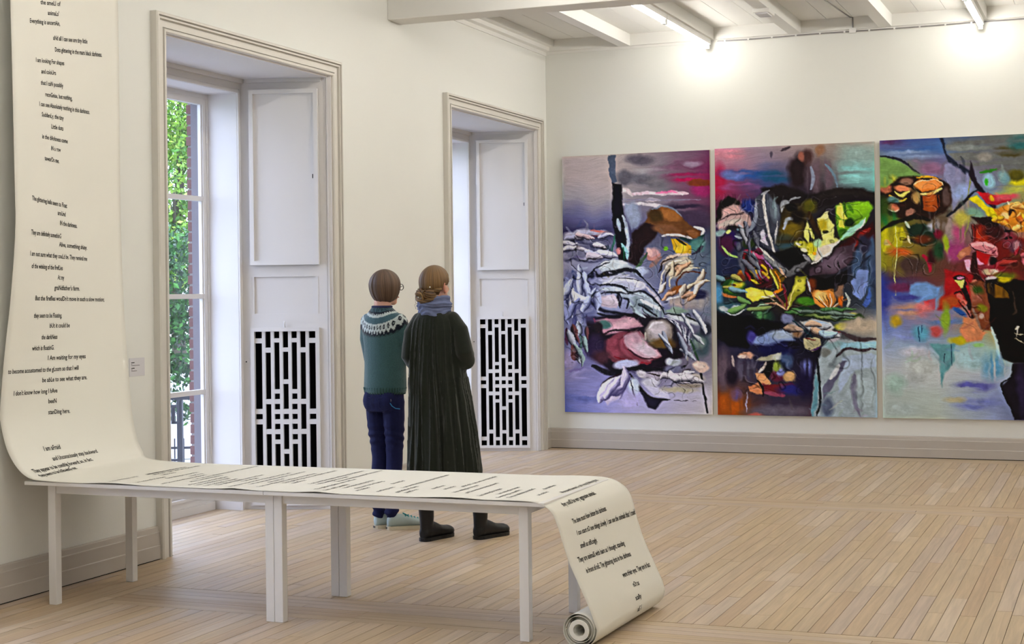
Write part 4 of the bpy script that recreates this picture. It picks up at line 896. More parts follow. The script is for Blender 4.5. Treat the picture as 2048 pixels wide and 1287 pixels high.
def paint_dark():
    k = Canvas((18,133), (1430,50), (12,2483), (1428,2488), 2); E, P, S = k.E, k.P, k.S
    k.grad([(60,0xB58C98,0x9C8E96,0x9A8C86,0xA8A6A2),(240,0xB48090,0x8A7E92,0x7A6C6C,0x8CA8A8),(380,0xA05C78,0x40507A,0x52444C,0x88B4B6),(500,0x963C5C,0x4A4664,0x32282C,0x5A7678),(640,0x5E2C40,0x343A52,0x302C30,0x2C2A2E),(900,0x3A3450,0x2C2E3C,0x302C22,0x342A30),
            (1200,0x2A3A52,0x2A2A34,0x241E22,0x3A4660),(1500,0x34404A,0x3C3428,0x343028,0x46546C),(1650,0x14121C,0x1C1A28,0x3A444A,0xB0A69A),(1900,0x3C3848,0x24243C,0x1E1C26,0x7E8A94),(2150,0x584852,0x403C4A,0x2A2438,0x8E98A0),(2330,0x8A4E22,0x423A4C,0x3A3442,0xA0AAB0),(2490,0xA25A24,0x4A4250,0x5C4A52,0xA4B0B4)])
    E(120,180,140,60,0xC48A98,soft=.9,streak=1); E(60,420,60,130,0x9C2E50,soft=.9); E(300,360,220,40,0x3A5A92,soft=.8,streak=1); E(560,370,140,46,0x2A5470,soft=.8,streak=1); E(180,370,100,30,0x6C78AC,soft=.8); E(240,470,160,30,0x8C5A86,soft=.8,streak=1); E(1260,330,160,120,0x8FC0C0,soft=.9,streak=1); E(1280,170,150,90,0x94A8A6,soft=.9)
    E(770,330,90,160,0x2C2226,8,soft=.6); E(850,200,50,70,0x4A3636,soft=.6); E(800,190,26,40,0x8A5E54,soft=.6); E(960,370,130,150,0x6A5C66,soft=.6,streak=-1); S([(880,280),(900,380),(880,480)],22,0x8A90A4); S([(1010,260),(1070,340),(1110,460)],16,0x6E8090); E(960,140,40,50,0x8A6E5C,soft=.7); S([(620,150),(700,110)],16,0x4A4048); E(540,190,14,26,0x5A5260,soft=.5)
    P([(430,480),(620,430),(860,520),(1180,460),(1430,490),(1430,620),(1240,590),(1000,620),(880,680),(640,640),(500,620)],0x241E20,30); S([(880,580),(1100,500),(1420,520)],40,0x2A2424)
    # pink shape on the left
    P([(20,780),(60,620),(140,540),(230,580),(320,700),(260,760),(100,800)],0x16100F,16); P([(40,780),(110,660),(190,610),(270,660),(330,730),(360,800),(260,850),(60,850)],0xB9A09E,18); E(180,670,80,40,0xC8A6A4,-10,soft=.6); E(160,790,120,24,0xC2B8B2,-10,soft=.6); S([(60,760),(160,720),(280,700)],12,0x5A4A4E); E(80,880,50,30,0x8CA2A4,soft=.5); S([(220,850),(330,850),(370,780)],20,0x8CB0BE); E(170,840,60,30,0x2C2430,soft=.5); E(150,930,60,60,0x33205A,soft=.6); E(120,980,70,80,0x4A2440,soft=.7); S([(80,990),(140,1060),(230,1090)],16,0xA8C47A); E(145,876,26,18,0xC2D08A,soft=.4); E(330,640,70,60,0x2A3A74,soft=.7)
    # draped grey folds, centre left
    P([(380,580),(430,520),(500,510),(560,600),(600,620),(600,900),(560,1050),(440,990),(400,900),(380,760)],0x4A4C58,20); E(540,650,46,110,0x8A9AA4,soft=.7,streak=-1); S([(470,520),(460,640),(490,860),(555,1050)],18,0xD0CCCA); S([(385,580),(385,720),(370,800),(300,880),(220,910)],24,0x8A90A0); P([(420,890),(445,840),(490,990),(420,950)],0xC6C4D2,8); S([(570,770),(555,970)],10,0xC2C2C4); S([(440,530),(510,500)],16,0x9A9CA4); S([(220,900),(300,940),(240,1000),(250,1150),(290,1230)],30,0x4C4E5C); S([(200,910),(260,930)],14,0x9AA0AC)
    # black heart of the painting with ochre
    P([(610,640),(800,600),(860,700),(820,900),(760,1000),(600,1030),(560,960),(600,800)],0x3A3220,24); E(700,830,100,90,0x6E5F22,soft=.8,streak=1); E(640,960,90,60,0x3A4E56,soft=.8,streak=1); S([(620,680),(640,600),(690,590)],26,0xA6AAB0); S([(630,840),(660,760),(720,730)],22,0xA8AEB8); S([(700,580),(780,540)],12,0x8C8E94); E(710,640,50,36,0x14100E,soft=.4); E(760,720,60,60,0x1E1810,soft=.6); P([(540,1050),(700,1010),(830,1000),(860,1090),(700,1190),(600,1120)],0x0A0809,18); E(870,620,60,60,0x55521E,soft=.7)
    # yellow-green lily
    P([(1080,620),(1200,590),(1380,580),(1400,640),(1340,780),(1230,900),(1120,930),(1090,800)],0x6E9A2E,16); E(1300,640,90,50,0x86B82E,-20,soft=.6); P([(1340,720),(1330,790),(1240,890),(1110,930),(1180,850),(1260,780)],0xA6D8C0,12); P([(1090,630),(1140,600),(1150,660),(1190,740),(1130,740),(1090,690)],0xD6D468,8); P([(1100,740),(1160,750),(1160,830),(1110,820)],0xC8CC5A,8); E(1200,770,50,46,0x24380F,soft=.5); S([(1160,590),(1180,720)],14,0x3A5A14); S([(1190,600),(1240,680)],20,0x4C7A1C); E(1140,870,50,22,0x3E6420,-30,soft=.5)
    P([(930,740),(990,670),(1030,670),(1020,720),(940,760)],0xE8E4A2,6); P([(930,770),(1020,720),(1070,800),(1060,900),(1110,930),(960,1060),(880,1110),(830,1050),(900,960),(980,940),(960,870)],0xD8D88A,12); P([(810,900),(850,760),(865,830),(850,960)],0xDCDC86,8); S([(870,830),(890,920)],16,0xD6D87A); E(990,860,24,20,0x2A2610,soft=.4); P([(930,1000),(1040,960),(1110,930),(1000,1060),(890,1120)],0xE4DCCC,12); E(870,1000,60,50,0xC8C238,soft=.5); E(930,960,40,40,0xB8D8B0,soft=.6); E(780,970,46,34,0xB2B040,soft=.5); E(760,970,20,16,0xEDEBCB,soft=.4); E(800,1015,24,18,0xE6E2B6,soft=.4); E(905,1045,18,14,0xD8A828,soft=.4); E(970,790,40,60,0xB8A838,soft=.6); S([(860,680),(900,800),(960,920)],30,0x3A2C1A); S([(1120,930),(1000,1060),(880,1140)],14,0xF0EEE6); S([(1340,720),(1320,800),(1260,870)],9,0xE6F2F0)
    # dark reds right, blue at the edge
    P([(1130,960),(1280,860),(1400,760),(1430,900),(1300,1000),(1100,1060)],0x3C141A,20); S([(1260,970),(1320,880),(1380,820)],26,0x82261C); P([(960,1140),(1100,1000),(1260,940),(1230,1100),(1060,1220),(840,1250),(850,1190)],0x4A3C46,18); E(1060,1120,130,60,0x6C5E6C,-30,soft=.7); S([(1010,1150),(1040,1170)],8,0x14101A); S([(1100,1110),(1110,1170)],8,0x14101A); P([(1260,1000),(1410,880),(1425,1300),(1400,1480),(1260,1400),(1230,1160)],0x4A5C78,24,streak=-1); P([(1220,1280),(1300,1180),(1370,1180),(1360,1320),(1300,1440),(1240,1400)],0x7E90C0,10); P([(1310,1480),(1380,1330),(1390,1470),(1330,1510)],0x5068A8,10); S([(1300,1140),(1380,1060)],16,0x2A3040); P([(830,1240),(1000,1270),(1180,1180),(1180,1300),(1000,1380),(860,1360)],0x120D10,16); E(1330,960,50,70,0x343244,soft=.6)
    # grey folds to the flower
    S([(400,1010),(480,1080),(580,1160),(680,1220)],34,0x8A8C90); S([(420,1010),(540,1110)],14,0xC8C8C0); S([(860,1120),(760,1170),(680,1230),(600,1200)],36,0x6C6C70); S([(800,1060),(860,1110)],24,0x8C8C90)
    # jewelled dark disc
    P([(270,1050),(380,1040),(490,1150),(540,1230),(520,1350),(380,1350),(290,1260)],0x4A1C20,18); E(330,1060,50,24,0xC23A52,20,soft=.5); E(310,1110,30,30,0x9A2A2A,soft=.6); E(420,1080,46,26,0xB05C80,30,soft=.6); E(310,1110,20,40,0x2A1612,soft=.5); E(400,1240,80,80,0x17100E,soft=.5); S([(360,1180),(420,1150),(480,1210),(450,1260),(370,1250)],12,0xB89A38); E(420,1200,34,26,0x7A1E34,soft=.5); S([(330,1280),(370,1300),(420,1310)],14,0xC2B440); E(245,1230,40,30,0xA06A2A,soft=.6); S([(270,1040),(250,1120),(280,1250)],18,0x5A5C66); S([(430,1080),(500,1150),(540,1190)],10,0xA078A8); E(330,980,60,40,0x2E3A1A,soft=.6)
    P([(500,1200),(560,1180),(640,1260),(620,1360),(570,1340)],0x6A5520,10); S([(510,1180),(560,1300),(590,1370)],12,0xE6D45E); S([(560,1210),(600,1310),(600,1370)],10,0xE88A24); S([(600,1180),(650,1260)],14,0xC8A88C)
    P([(280,1370),(330,1350),(400,1360),(540,1390),(560,1430),(460,1450),(350,1480),(290,1440)],0xD9CE5C,10); E(360,1410,60,26,0xE8E07A,soft=.6); S([(440,1440),(520,1430),(560,1400)],10,0xE8E6C8); E(590,1375,40,14,0xF08A1E,-20,soft=.5)
    # green eye left
    E(170,1350,110,90,0x2C4A2A,-20,soft=.3); E(190,1350,90,50,0x6E8E3A,-20,soft=.5); E(210,1340,60,26,0xC2B84A,-15,soft=.5); E(180,1340,22,12,0x5A3A22,soft=.5); S([(40,1380),(100,1430),(200,1440)],16,0xB87A4C); S([(60,1340),(100,1260),(170,1230)],18,0x1E2416); S([(100,1280),(200,1260)],20,0x3A2A18); E(40,1420,40,80,0x5A90B4,soft=.8); E(130,1170,90,80,0x2C3048,soft=.6); E(240,1270,50,40,0x6A3A24,soft=.6); E(150,1530,130,50,0x46626C,soft=.5); E(200,1525,50,24,0xC6D2D8,soft=.5); E(90,1540,40,22,0xA8B0B4,soft=.5); S([(100,1570),(200,1590),(280,1540)],12,0xC8D0D4); S([(90,1500),(200,1480),(280,1500)],10,0x1E3036)
    # central star-leaved flower
    P([(620,1500),(700,1380),(740,1250),(820,1240),(800,1380),(720,1460),(660,1540)],0x8A8A34,10); E(760,1330,40,70,0xC8C45A,20,soft=.5); S([(640,1540),(600,1460),(540,1400)],13,0x8A5A52); S([(650,1540),(650,1420),(630,1320)],14,0x702A34); S([(655,1540),(690,1440),(720,1380)],12,0x9C7A78); S([(645,1540),(570,1490),(470,1490)],12,0xA07C66); S([(650,1545),(560,1480),(500,1420)],9,0xC8AE90); S([(660,1540),(700,1420),(740,1330)],8,0xE0D87A); S([(350,1570),(420,1490),(560,1470)],14,0x2C3A2C); S([(340,1580),(400,1510),(500,1500)],8,0x9AB09A); E(440,1590,90,70,0x2C4638,soft=.6,streak=-1); E(420,1590,50,60,0x5C8A5C,soft=.8,streak=-1)
    E(830,1470,90,30,0x4A7A2A,soft=.5); S([(680,1560),(800,1520),(940,1580),(1080,1590)],20,0x24402A); E(780,1570,110,16,0x2E8A2E,soft=.7)
    P([(870,1400),(900,1370),(1010,1370),(1060,1350),(1090,1440),(1050,1530),(960,1520),(900,1480)],0xC88A4A,12); E(960,1420,60,40,0xDEBE7E,soft=.6)
    for i in range(9): S([(1030,1540),(960+i*22,1480-i*2),(900+i*36,1400+abs(i-4)*8)],6,[0x3A2416,0xEADCC8,0x9A6A3C][i%3])
    E(1130,1440,22,46,0xC4702A,soft=.5); S([(1180,1520),(1200,1450),(1170,1390)],16,0xBFC6C2); E(1120,1370,34,60,0x8A7060,20,soft=.5); E(870,1330,50,60,0x6A3A1E,soft=.7); S([(830,1260),(850,1340),(860,1390)],14,0xB8B8C0)
    P([(660,1560),(900,1540),(1300,1570),(1320,1600),(1150,1640),(900,1610)],0x34452C,14); S([(900,1600),(1100,1600),(1240,1570)],14,0xA8AE7A); S([(1150,1620),(1260,1600)],12,0x5A8A3A); E(1200,1575,60,20,0xC6C27E,-10,soft=.6)
    # pale fish-like shape
    P([(760,1640),(900,1620),(1030,1650),(1070,1690),(1000,1760),(860,1730)],0xC8C8C6,14); E(920,1670,110,34,0x9AB4CC,8,soft=.6); E(960,1730,70,30,0xB89E88,soft=.6); E(650,1620,60,40,0x8288A8,soft=.5); E(720,1720,80,70,0xA4A0A4,30,soft=.4); E(740,1760,50,34,0x8A6E58,soft=.6); S([(700,1640),(780,1700),(860,1770)],12,0x1E3A42); S([(1000,1790),(1060,1740),(1120,1740)],16,0x6E2414); E(1130,1680,60,34,0xB8B64E,soft=.6); E(1280,1680,150,70,0xB8AC9C,soft=.8)
    # dark lower left with blue strokes
    P([(15,1610),(280,1600),(600,1660),(560,1760),(330,1760),(300,1900),(120,1870),(20,1800)],0x0D0B14,24); P([(330,1790),(520,1740),(640,1730),(730,1820),(600,1840),(480,1870),(340,1850)],0x8494BC,18); E(600,1770,100,44,0xA6B4C8,10,soft=.6); E(330,1790,40,60,0x4A4686,soft=.6); E(560,1900,160,60,0x1E1F48,soft=.7); P([(800,1800),(930,1780),(940,1860),(870,1910),(810,1880)],0xB4AE90,10); S([(820,1800),(900,1810)],10,0x6A2A2A); S([(860,1900),(940,1870)],10,0x4C2A5E); E(720,1870,50,30,0x14121C,soft=.5)
    E(290,1960,70,30,0xC29A86,soft=.4); E(260,1970,40,18,0xE0C8BE,soft=.5); S([(160,1960),(180,2060)],16,0xA89C9C); P([(380,2000),(480,1940),(600,1920),(580,1980),(460,2000)],0xA4A290,12); E(560,1960,50,30,0xC0C4C0,soft=.5); E(560,2060,46,60,0x8A9A4E,soft=.6); E(640,1990,60,60,0x4A5A7A,soft=.7); P([(440,2010),(520,1990),(520,2090),(460,2160),(430,2110)],0x1A1614,10); S([(400,2100),(430,2060),(460,2010)],18,0xC8BEB8)
    P([(365,2110),(440,2110),(500,2190),(480,2220),(400,2200)],0xD8A27A,8); P([(300,2230),(400,2190),(430,2230),(420,2290),(320,2280)],0xC98A66,10); P([(430,2200),(520,2200),(700,2180),(740,2220),(600,2290),(440,2270)],0x6A2A30,12); E(560,2130,70,46,0x5A2A3C,soft=.5); E(670,2120,56,46,0xC2A078,soft=.4); E(670,2110,34,26,0xD8B68A,soft=.5); E(590,2090,34,40,0x8C90C0,soft=.5); S([(440,2280),(540,2290),(620,2300)],24,0x8A4A5E); S([(390,2170),(430,2240),(430,2310)],14,0x120C10); E(700,2240,130,50,0x30306C,soft=.8)
    E(280,2080,90,90,0x585464,soft=.8,streak=-1); E(70,2080,70,160,0x6A5C66,soft=.9,streak=-1); E(150,2150,60,80,0x241C28,soft=.8); E(150,2370,130,90,0xA85E22,soft=.7,streak=-1); E(190,2300,60,50,0x6C5C86,soft=.8,streak=-1); E(560,2440,260,50,0x6A6472,soft=.9); S([(290,2280),(280,2440)],8,0xA8A0B0); E(360,2470,70,20,0xB4706A,soft=.9); E(840,2070,60,80,0x7C84C0,soft=.7,streak=-1); E(800,2200,70,120,0x241E3A,soft=.8)
    # white cloth on the right
    P([(950,1880),(1080,1810),(1300,1780),(1430,1810),(1430,2490),(860,2490),(870,2260),(920,1990)],0xA2AEB6,18); P([(1100,1830),(1280,1810),(1425,1820),(1400,1890),(1250,1880),(1120,1900)],0x9CC0CE,14); S([(1080,1960),(1180,1880),(1320,1890),(1420,1880)],18,0x4A4048); P([(1120,1960),(1300,1920),(1425,1930),(1425,2040),(1240,2060),(1100,2280),(1090,2200)],0xAEBCD0,16); P([(1120,1990),(1160,1990),(1080,2160),(960,2330),(960,2240),(1050,2080)],0x6A6A7E,12); P([(1230,2080),(1260,2120),(1270,2480),(1230,2400),(1200,2200)],0x7A7A8C,16); S([(920,1980),(925,2120),(935,2330),(905,2480)],16,0x0C1018); P([(900,2100),(920,2200),(900,2440),(860,2490),(880,2250)],0x6E96A4,12); E(1000,2400,60,90,0x5C6478,soft=.7); S([(1020,2150),(1100,2030)],24,0xD2D6DC); E(1350,2250,90,160,0xAEBCC2,soft=.8); S([(1130,1740),(1250,1790),(1420,1790)],26,0x4C4246); E(1040,1850,70,50,0x8FA8AE,soft=.6); E(1060,1790,70,40,0xB0AEB8,-30,soft=.5); E(980,1920,50,30,0x7C7F7E,soft=.5)
    k.leafy(12, (290,1030,520,1320), [0x8A2A34,0xB89A38,0x5A2A3C,0xA06A2A], (50,110), (14,28), 30, 40, 0x120C0C); k.leafy(9, (320,1500,1250,1610), [0x7A8A5A,0x8A9A66,0x4A6A44,0x6A7A72], (160,320), (14,26), 2, 8, 0x141A16); k.leafy(7, (640,1640,1060,1760), [0xB8BCC4,0x9AB0C4,0xB09A88], (120,220), (26,44), 14, 14); k.leafy(8, (230,860,460,1240), [0x6A6C78,0x5C5E6C,0x9A9CA4], (140,240), (14,26), 60, 16, 0x14121A); k.leafy(6, (40,1230,280,1580), [0x6E8E5A,0x7A96A0,0xA8A464], (90,180), (20,34), 5, 20, 0x14201C)
    k.marble((15,520,1430,1660), 6., .7, 7); k.marble((300,1600,1150,1960), 6., .55, 7); k.marble((880,1760,1430,2500), 4., .4, 5, .5, .2); k.marble((200,1900,800,2330), 6., .5, 7)
    k.scumble(60, (20,560,1420,2480), (50,160), (6,16), .2, .4)
    return k.done()

def paint_orange():
    k = Canvas((57,128), (1530,44), (52,2494), (1530,2502), 3); E, P, S = k.E, k.P, k.S
    k.grad([(60,0x6C5878,0x4C608C,0x6A6E70,0x4A706E),(200,0x5E6890,0x54709E,0x6E6E70,0x5A6664),(330,0x6E8070,0x7A6A86,0x6C6C76,0x5A6050),(520,0x8A9A4A,0x7A7E8E,0x7A86A0,0xA8A63A),(760,0x5A6A2A,0x5A4A3A,0x8A9088,0xB87E38),(1000,0xA8A032,0x5E4A3A,0x96687A,0x8A4A2E),
            (1200,0x8A8230,0x5C4238,0x8A3A48,0x6A2A26),(1300,0x4A3A5C,0x6A4440,0x7E2A30,0x4A2A1E),(1450,0x46509C,0x7E9AC4,0x8A4A44,0x241814),(1600,0x6C76A8,0xB08E92,0x9A8468,0x1C1410),(1750,0x7C8CBE,0x8A8EA8,0xA89A6A,0x140F0D),(1900,0xA0AAC8,0x98B4C0,0xA8C0B8,0x2A3438),(2100,0xB8BEC6,0xBEC4C8,0xB4BCC8,0x6E8CA8),(2300,0xAEB8B6,0xB8C2C0,0x8E98BC,0x4E5880),(2500,0xA8B4B2,0xB2BCB8,0x98A2C0,0x242030)])
    E(320,170,220,60,0x3E5E92,soft=.8,streak=1); E(180,150,120,40,0x5E4468,soft=.8,streak=1); E(330,240,220,36,0x8494B4,soft=.8,streak=1); P([(590,100),(625,98),(640,240),(720,300),(860,380),(850,430),(760,370),(640,300)],0x2A3040,12); P([(630,98),(1530,44),(1530,330),(1150,390),(900,370),(700,290),(640,220)],0x6A6C6C,18,streak=1); E(1180,210,130,40,0x4A4428,soft=.7,streak=1); E(1260,140,100,60,0x3C6A6C,soft=.8,streak=1); E(960,260,70,40,0x8A8884,soft=.7); E(820,180,150,30,0x7E8484,soft=.8,streak=1)
    P([(60,270),(200,290),(420,410),(260,470),(60,520)],0x76945C,18); S([(60,265),(230,290),(400,400)],14,0x2A2A38); P([(420,400),(640,300),(860,400),(870,520),(780,620),(680,720),(660,480)],0x8C8EAE,22,streak=-1); E(760,560,80,70,0x9AAAD0,soft=.8); E(500,360,100,50,0x8A6C86,soft=.8); E(160,480,60,50,0xB4B44A,soft=.8,streak=-1)
    # mushroom cluster
    P([(60,560),(140,520),(220,440),(380,420),(560,440),(650,490),(680,620),(640,740),(500,800),(260,790),(120,760),(70,660)],0x2E1E18,20); P([(350,500),(400,450),(560,460),(600,500),(540,550),(420,565)],0xC87E3E,8); E(470,500,110,40,0xD89258,-4,soft=.4); S([(380,440),(460,425),(560,450)],12,0xD8A23A); S([(350,500),(430,460),(560,462),(610,510)],7,0xF0CFA8); S([(410,580),(500,580),(590,530)],18,0xE6D08A); P([(420,600),(560,590),(580,700),(520,740),(430,720)],0x8E4A22,10); E(490,640,40,70,0xB5622A,soft=.7,streak=-1); S([(420,600),(420,740)],12,0x1A0F0C); S([(550,590),(570,720)],12,0x2A1410); E(370,610,34,50,0xA88A5A,soft=.5); E(260,540,64,32,0xD88E6A,soft=.4); S([(190,570),(250,600),(320,560)],14,0xE8D276); E(120,550,54,32,0xB07258,-15,soft=.5); S([(140,600),(220,640),(290,620)],12,0xD8B24A); E(290,470,60,28,0x8A6A5A,-10,soft=.5); E(175,705,52,30,0xB8785C,-8,soft=.3); S([(125,715),(175,735),(225,710)],6,0xE8D0BE); E(315,735,44,26,0x9A7264,-25,soft=.35); E(630,600,40,90,0x5A4A48,soft=.6); E(170,640,60,26,0x5C7A7A,soft=.6)
    E(130,790,70,80,0x2E6A3A,soft=.7,streak=-1); E(90,700,50,90,0x3A4A20,soft=.7); S([(60,910),(180,830),(360,780),(480,800)],26,0x1A1612); P([(70,920),(180,860),(260,860),(290,960),(200,1050),(80,1080)],0xB8B22C,16,streak=-1); E(120,1010,30,26,0xB8A86A,soft=.5); P([(280,850),(440,830),(560,900),(540,980),(440,1020),(330,990)],0x24342A,16); E(420,960,80,40,0x5A3018,soft=.7); E(540,850,70,50,0xA8A8B4,soft=.7,streak=-1); S([(280,820),(310,870)],16,0xC2D2BE); S([(300,940),(320,1000)],12,0xCFC8A8); E(560,920,40,40,0x6A1E34,soft=.7); E(230,1080,100,40,0xB5622E,soft=.8); E(160,1180,120,80,0x8A8430,soft=.8,streak=-1); E(330,1180,130,70,0x4C3C38,soft=.7); S([(430,1100),(480,1160),(480,1240)],26,0x9A2440); E(500,1120,40,60,0x3A1A1E,soft=.6); E(550,1060,50,80,0x2E4A34,soft=.7); S([(190,860),(200,1060),(180,1290),(185,1440)],5,0xC8CC8A,taper=False)
    S([(850,420),(820,600),(820,860),(700,1060)],6,0x8A9048,taper=False); P([(640,760),(740,680),(830,620),(820,860),(780,980),(640,1160),(600,1000)],0x9A8C8A,20,streak=-1); E(740,900,60,90,0xA8587C,soft=.8,streak=-1); E(700,1060,90,90,0x944A74,soft=.8); E(620,1000,24,70,0x9AA83A,soft=.7); E(760,790,70,60,0xB0AA5A,soft=.8); S([(640,770),(740,690),(840,590),(900,540)],18,0x2A2C34)
    # dark trunk and red-orange glow to the right
    P([(850,300),(880,380),(900,470),(960,560),(1040,640),(1060,720),(960,640),(880,520),(830,400)],0x2C2230,14); P([(890,560),(960,560),(1060,580),(1180,590),(1180,640),(1060,660),(980,660)],0xA82A34,14); E(1140,600,100,30,0xC46068,soft=.7); P([(820,620),(900,600),(980,680),(1080,700),(1090,760),(1000,790),(940,700)],0xCFC224,12); E(870,730,70,40,0x7C9C8C,soft=.7); P([(840,770),(1000,760),(1070,810),(1060,880),(920,850)],0x2A1A18,16); P([(1040,700),(1280,640),(1530,640),(1530,900),(1200,900),(1080,820)],0xC08230,22); E(1200,700,60,40,0xE6B46A,soft=.5); E(1120,770,36,40,0xE2C288,soft=.4); E(1180,740,34,30,0x3A2414,soft=.4); E(1250,760,60,60,0xC88A30,soft=.6); E(1380,760,140,90,0xA87A34,soft=.8); E(1280,470,120,40,0xC8C22C,soft=.6); E(1160,540,140,40,0xAEB05A,soft=.7,streak=1); E(1000,460,50,60,0x9AC0CE,soft=.5); S([(930,390),(1000,380),(1070,370)],18,0x3E7A30); E(980,470,16,30,0x4AA83A,soft=.5); E(1230,410,70,50,0x5A5620,soft=.6); E(1010,600,22,24,0xD8A828,soft=.5); S([(1150,640),(1160,670)],10,0xF0DCC0); E(1130,430,40,50,0x7C9CA4,soft=.7)
    P([(850,850),(920,830),(1000,900),(1080,960),(1140,900),(1280,960),(1530,960),(1530,1250),(1050,1150),(860,1000)],0x6A2420,22); E(930,930,60,70,0xA83A1C,soft=.7,streak=-1); E(1030,900,100,60,0x3A1C1C,soft=.7); E(1150,960,60,60,0x7A3A44,soft=.7)
    for q in [(1130,890),(1160,890),(1130,950),(1165,945)]: E(*q,14,12,0x1A1014,soft=.4,warp=4)
    S([(850,840),(845,990)],5,0x2A1210); S([(870,840),(880,960)],5,0x2A1210); E(1210,1020,60,60,0x5C3A48,soft=.6); E(1210,1000,30,40,0xA87C84,soft=.6); E(1200,1090,50,30,0x6A4030,soft=.6); E(1400,1050,130,90,0x7A3428,soft=.8)
    # pink sausage-like form
    P([(820,1010),(880,990),(1000,985),(1060,1030),(1060,1090),(1000,1090),(920,1060),(850,1050)],0xC8848C,8); S([(840,1020),(940,1000),(1040,1020)],18,0xE8AEB2); S([(1010,1080),(1050,1050)],10,0x5A1E2A); S([(830,1010),(870,1050),(980,1070)],6,0x3A1216); P([(710,1100),(780,1030),(830,1020),(820,1100),(740,1140)],0xA8705C,8); E(760,1090,30,20,0xC08A74,soft=.5); E(920,1150,40,32,0xEFA6C4,-10,soft=.3); P([(780,1140),(830,1130),(840,1240),(810,1230)],0xE6AEC8,8); P([(840,1070),(880,1060),(910,1250),(960,1330),(860,1330),(840,1200)],0x3A140E,10); P([(880,1060),(1000,1090),(1010,1140),(960,1180),(890,1120)],0xA01E22,10); S([(985,1180),(1000,1120),(1050,1100)],14,0xD8A0A4); E(1020,1140,36,36,0x1C0C10,soft=.4); E(1000,1240,60,24,0xC8B49A,soft=.5); E(1040,1230,40,16,0xE2C8B8,soft=.5); E(1130,1280,100,40,0x6A6A24,soft=.6); E(1080,1300,50,20,0xC8C43A,soft=.5); E(1100,1180,60,40,0x8A1E26,soft=.7); E(1230,1180,120,70,0x5A2A22,soft=.8)
    # below: red post with dark crystals
    P([(620,1230),(700,1240),(860,1260),(850,1480),(740,1550),(540,1560),(600,1420)],0x962428,26); E(650,1500,90,60,0xA0522E,soft=.8); P([(690,1290),(720,1270),(780,1270),(800,1330),(800,1420),(750,1390)],0x14080A,8); P([(700,1310),(780,1300),(760,1380),(740,1380)],0xDCE07E,6); S([(720,1295),(770,1285)],12,0xEBA8C8); S([(750,1380),(790,1440),(820,1560),(840,1640)],30,0x1A0D0E); E(730,1450,24,36,0xB86A62,-15,soft=.3); E(760,1510,32,36,0xB8665A,soft=.3); E(800,1600,24,30,0xB87068,soft=.3); S([(695,1430),(730,1400),(750,1430)],9,0x120808); S([(720,1490),(780,1570),(820,1630)],9,0x120808); E(880,1330,30,26,0xB87868,soft=.4); P([(830,1330),(960,1310),(990,1560),(1010,1740),(920,1740),(830,1600)],0x7A4A34,16); E(870,1440,50,70,0x9A6250,soft=.7); E(920,1550,40,34,0x7A7A22,soft=.7); S([(850,1560),(900,1700),(920,1740)],20,0x8A7468); E(925,1625,26,26,0xA8948A,soft=.6); E(900,1390,40,40,0x3A4A1E,soft=.7)
    # black cliff
    P([(950,1280),(1050,1290),(1530,1330),(1530,2010),(1190,2010),(1080,1970),(1040,1760),(1000,1700)],0x17100C,14); P([(955,1330),(1060,1330),(1160,1400),(1150,1450),(1040,1460),(970,1400)],0x7A5A1E,12,streak=-1); S([(1000,1320),(1120,1370),(1170,1440)],10,0x0C0A08); E(1130,1310,60,24,0xB2A41E,soft=.6); E(1010,1290,50,16,0xD8C2C8,soft=.5); S([(1190,1400),(1210,1560),(1190,1600)],12,0x3A302A); S([(1200,1720),(1230,1700)],14,0xD8D0B8); S([(1190,1760),(1270,1770)],6,0xC8C0A8); S([(1195,1800),(1265,1840)],6,0xB8B09A); S([(1215,1700),(1210,1790)],6,0xE0D8C8)
    S([(1010,1710),(1040,1820),(1065,1980)],18,0xC2DCEC); P([(1180,2010),(1530,2000),(1530,2500),(1170,2500),(1150,2420),(1080,2220),(1170,2110)],0x241E28,14); E(1240,2250,40,200,0x342C44,soft=.8); S([(1180,2020),(1170,2120),(1085,2210),(1170,2460)],9,0x0C0A0E)
    # soft blues, ochres and drips below
    E(80,1450,60,160,0x3A4288,soft=.9); E(230,1370,110,40,0x6A3A5C,soft=.8); P([(310,1340),(450,1325),(570,1370),(540,1440),(440,1470),(380,1530),(310,1430)],0x7C9CCC,22); E(280,1460,110,30,0x4A4C8A,soft=.8,streak=1); E(300,1580,160,60,0xB89688,soft=.8,streak=1); E(190,1670,50,50,0xB0983C,soft=.8); P([(430,1500),(520,1450),(520,1560),(440,1600)],0xB24A52,16,streak=-1); E(430,1570,70,60,0xC47A7C,soft=.8); E(600,1640,180,70,0x6C80A8,soft=.8,streak=1); E(610,1640,34,120,0x8AA444,soft=.8); E(520,1750,60,40,0xB86060,soft=.8); E(740,1820,90,34,0xB2A82E,soft=.7); P([(760,1620),(860,1640),(920,1740),(980,1760),(920,1820),(800,1840),(740,1760)],0xC88C6A,20); E(900,1870,46,20,0x9CC48A,soft=.7); E(300,1770,150,50,0x8A96C4,soft=.9,streak=1); E(400,1760,70,60,0x6AA0B8,soft=.8); S([(380,1710),(385,1830)],7,0x2A4A6A); S([(410,1700),(408,1760)],6,0x2A4A6A); E(730,1590,60,20,0x3A5A92,30,soft=.7)
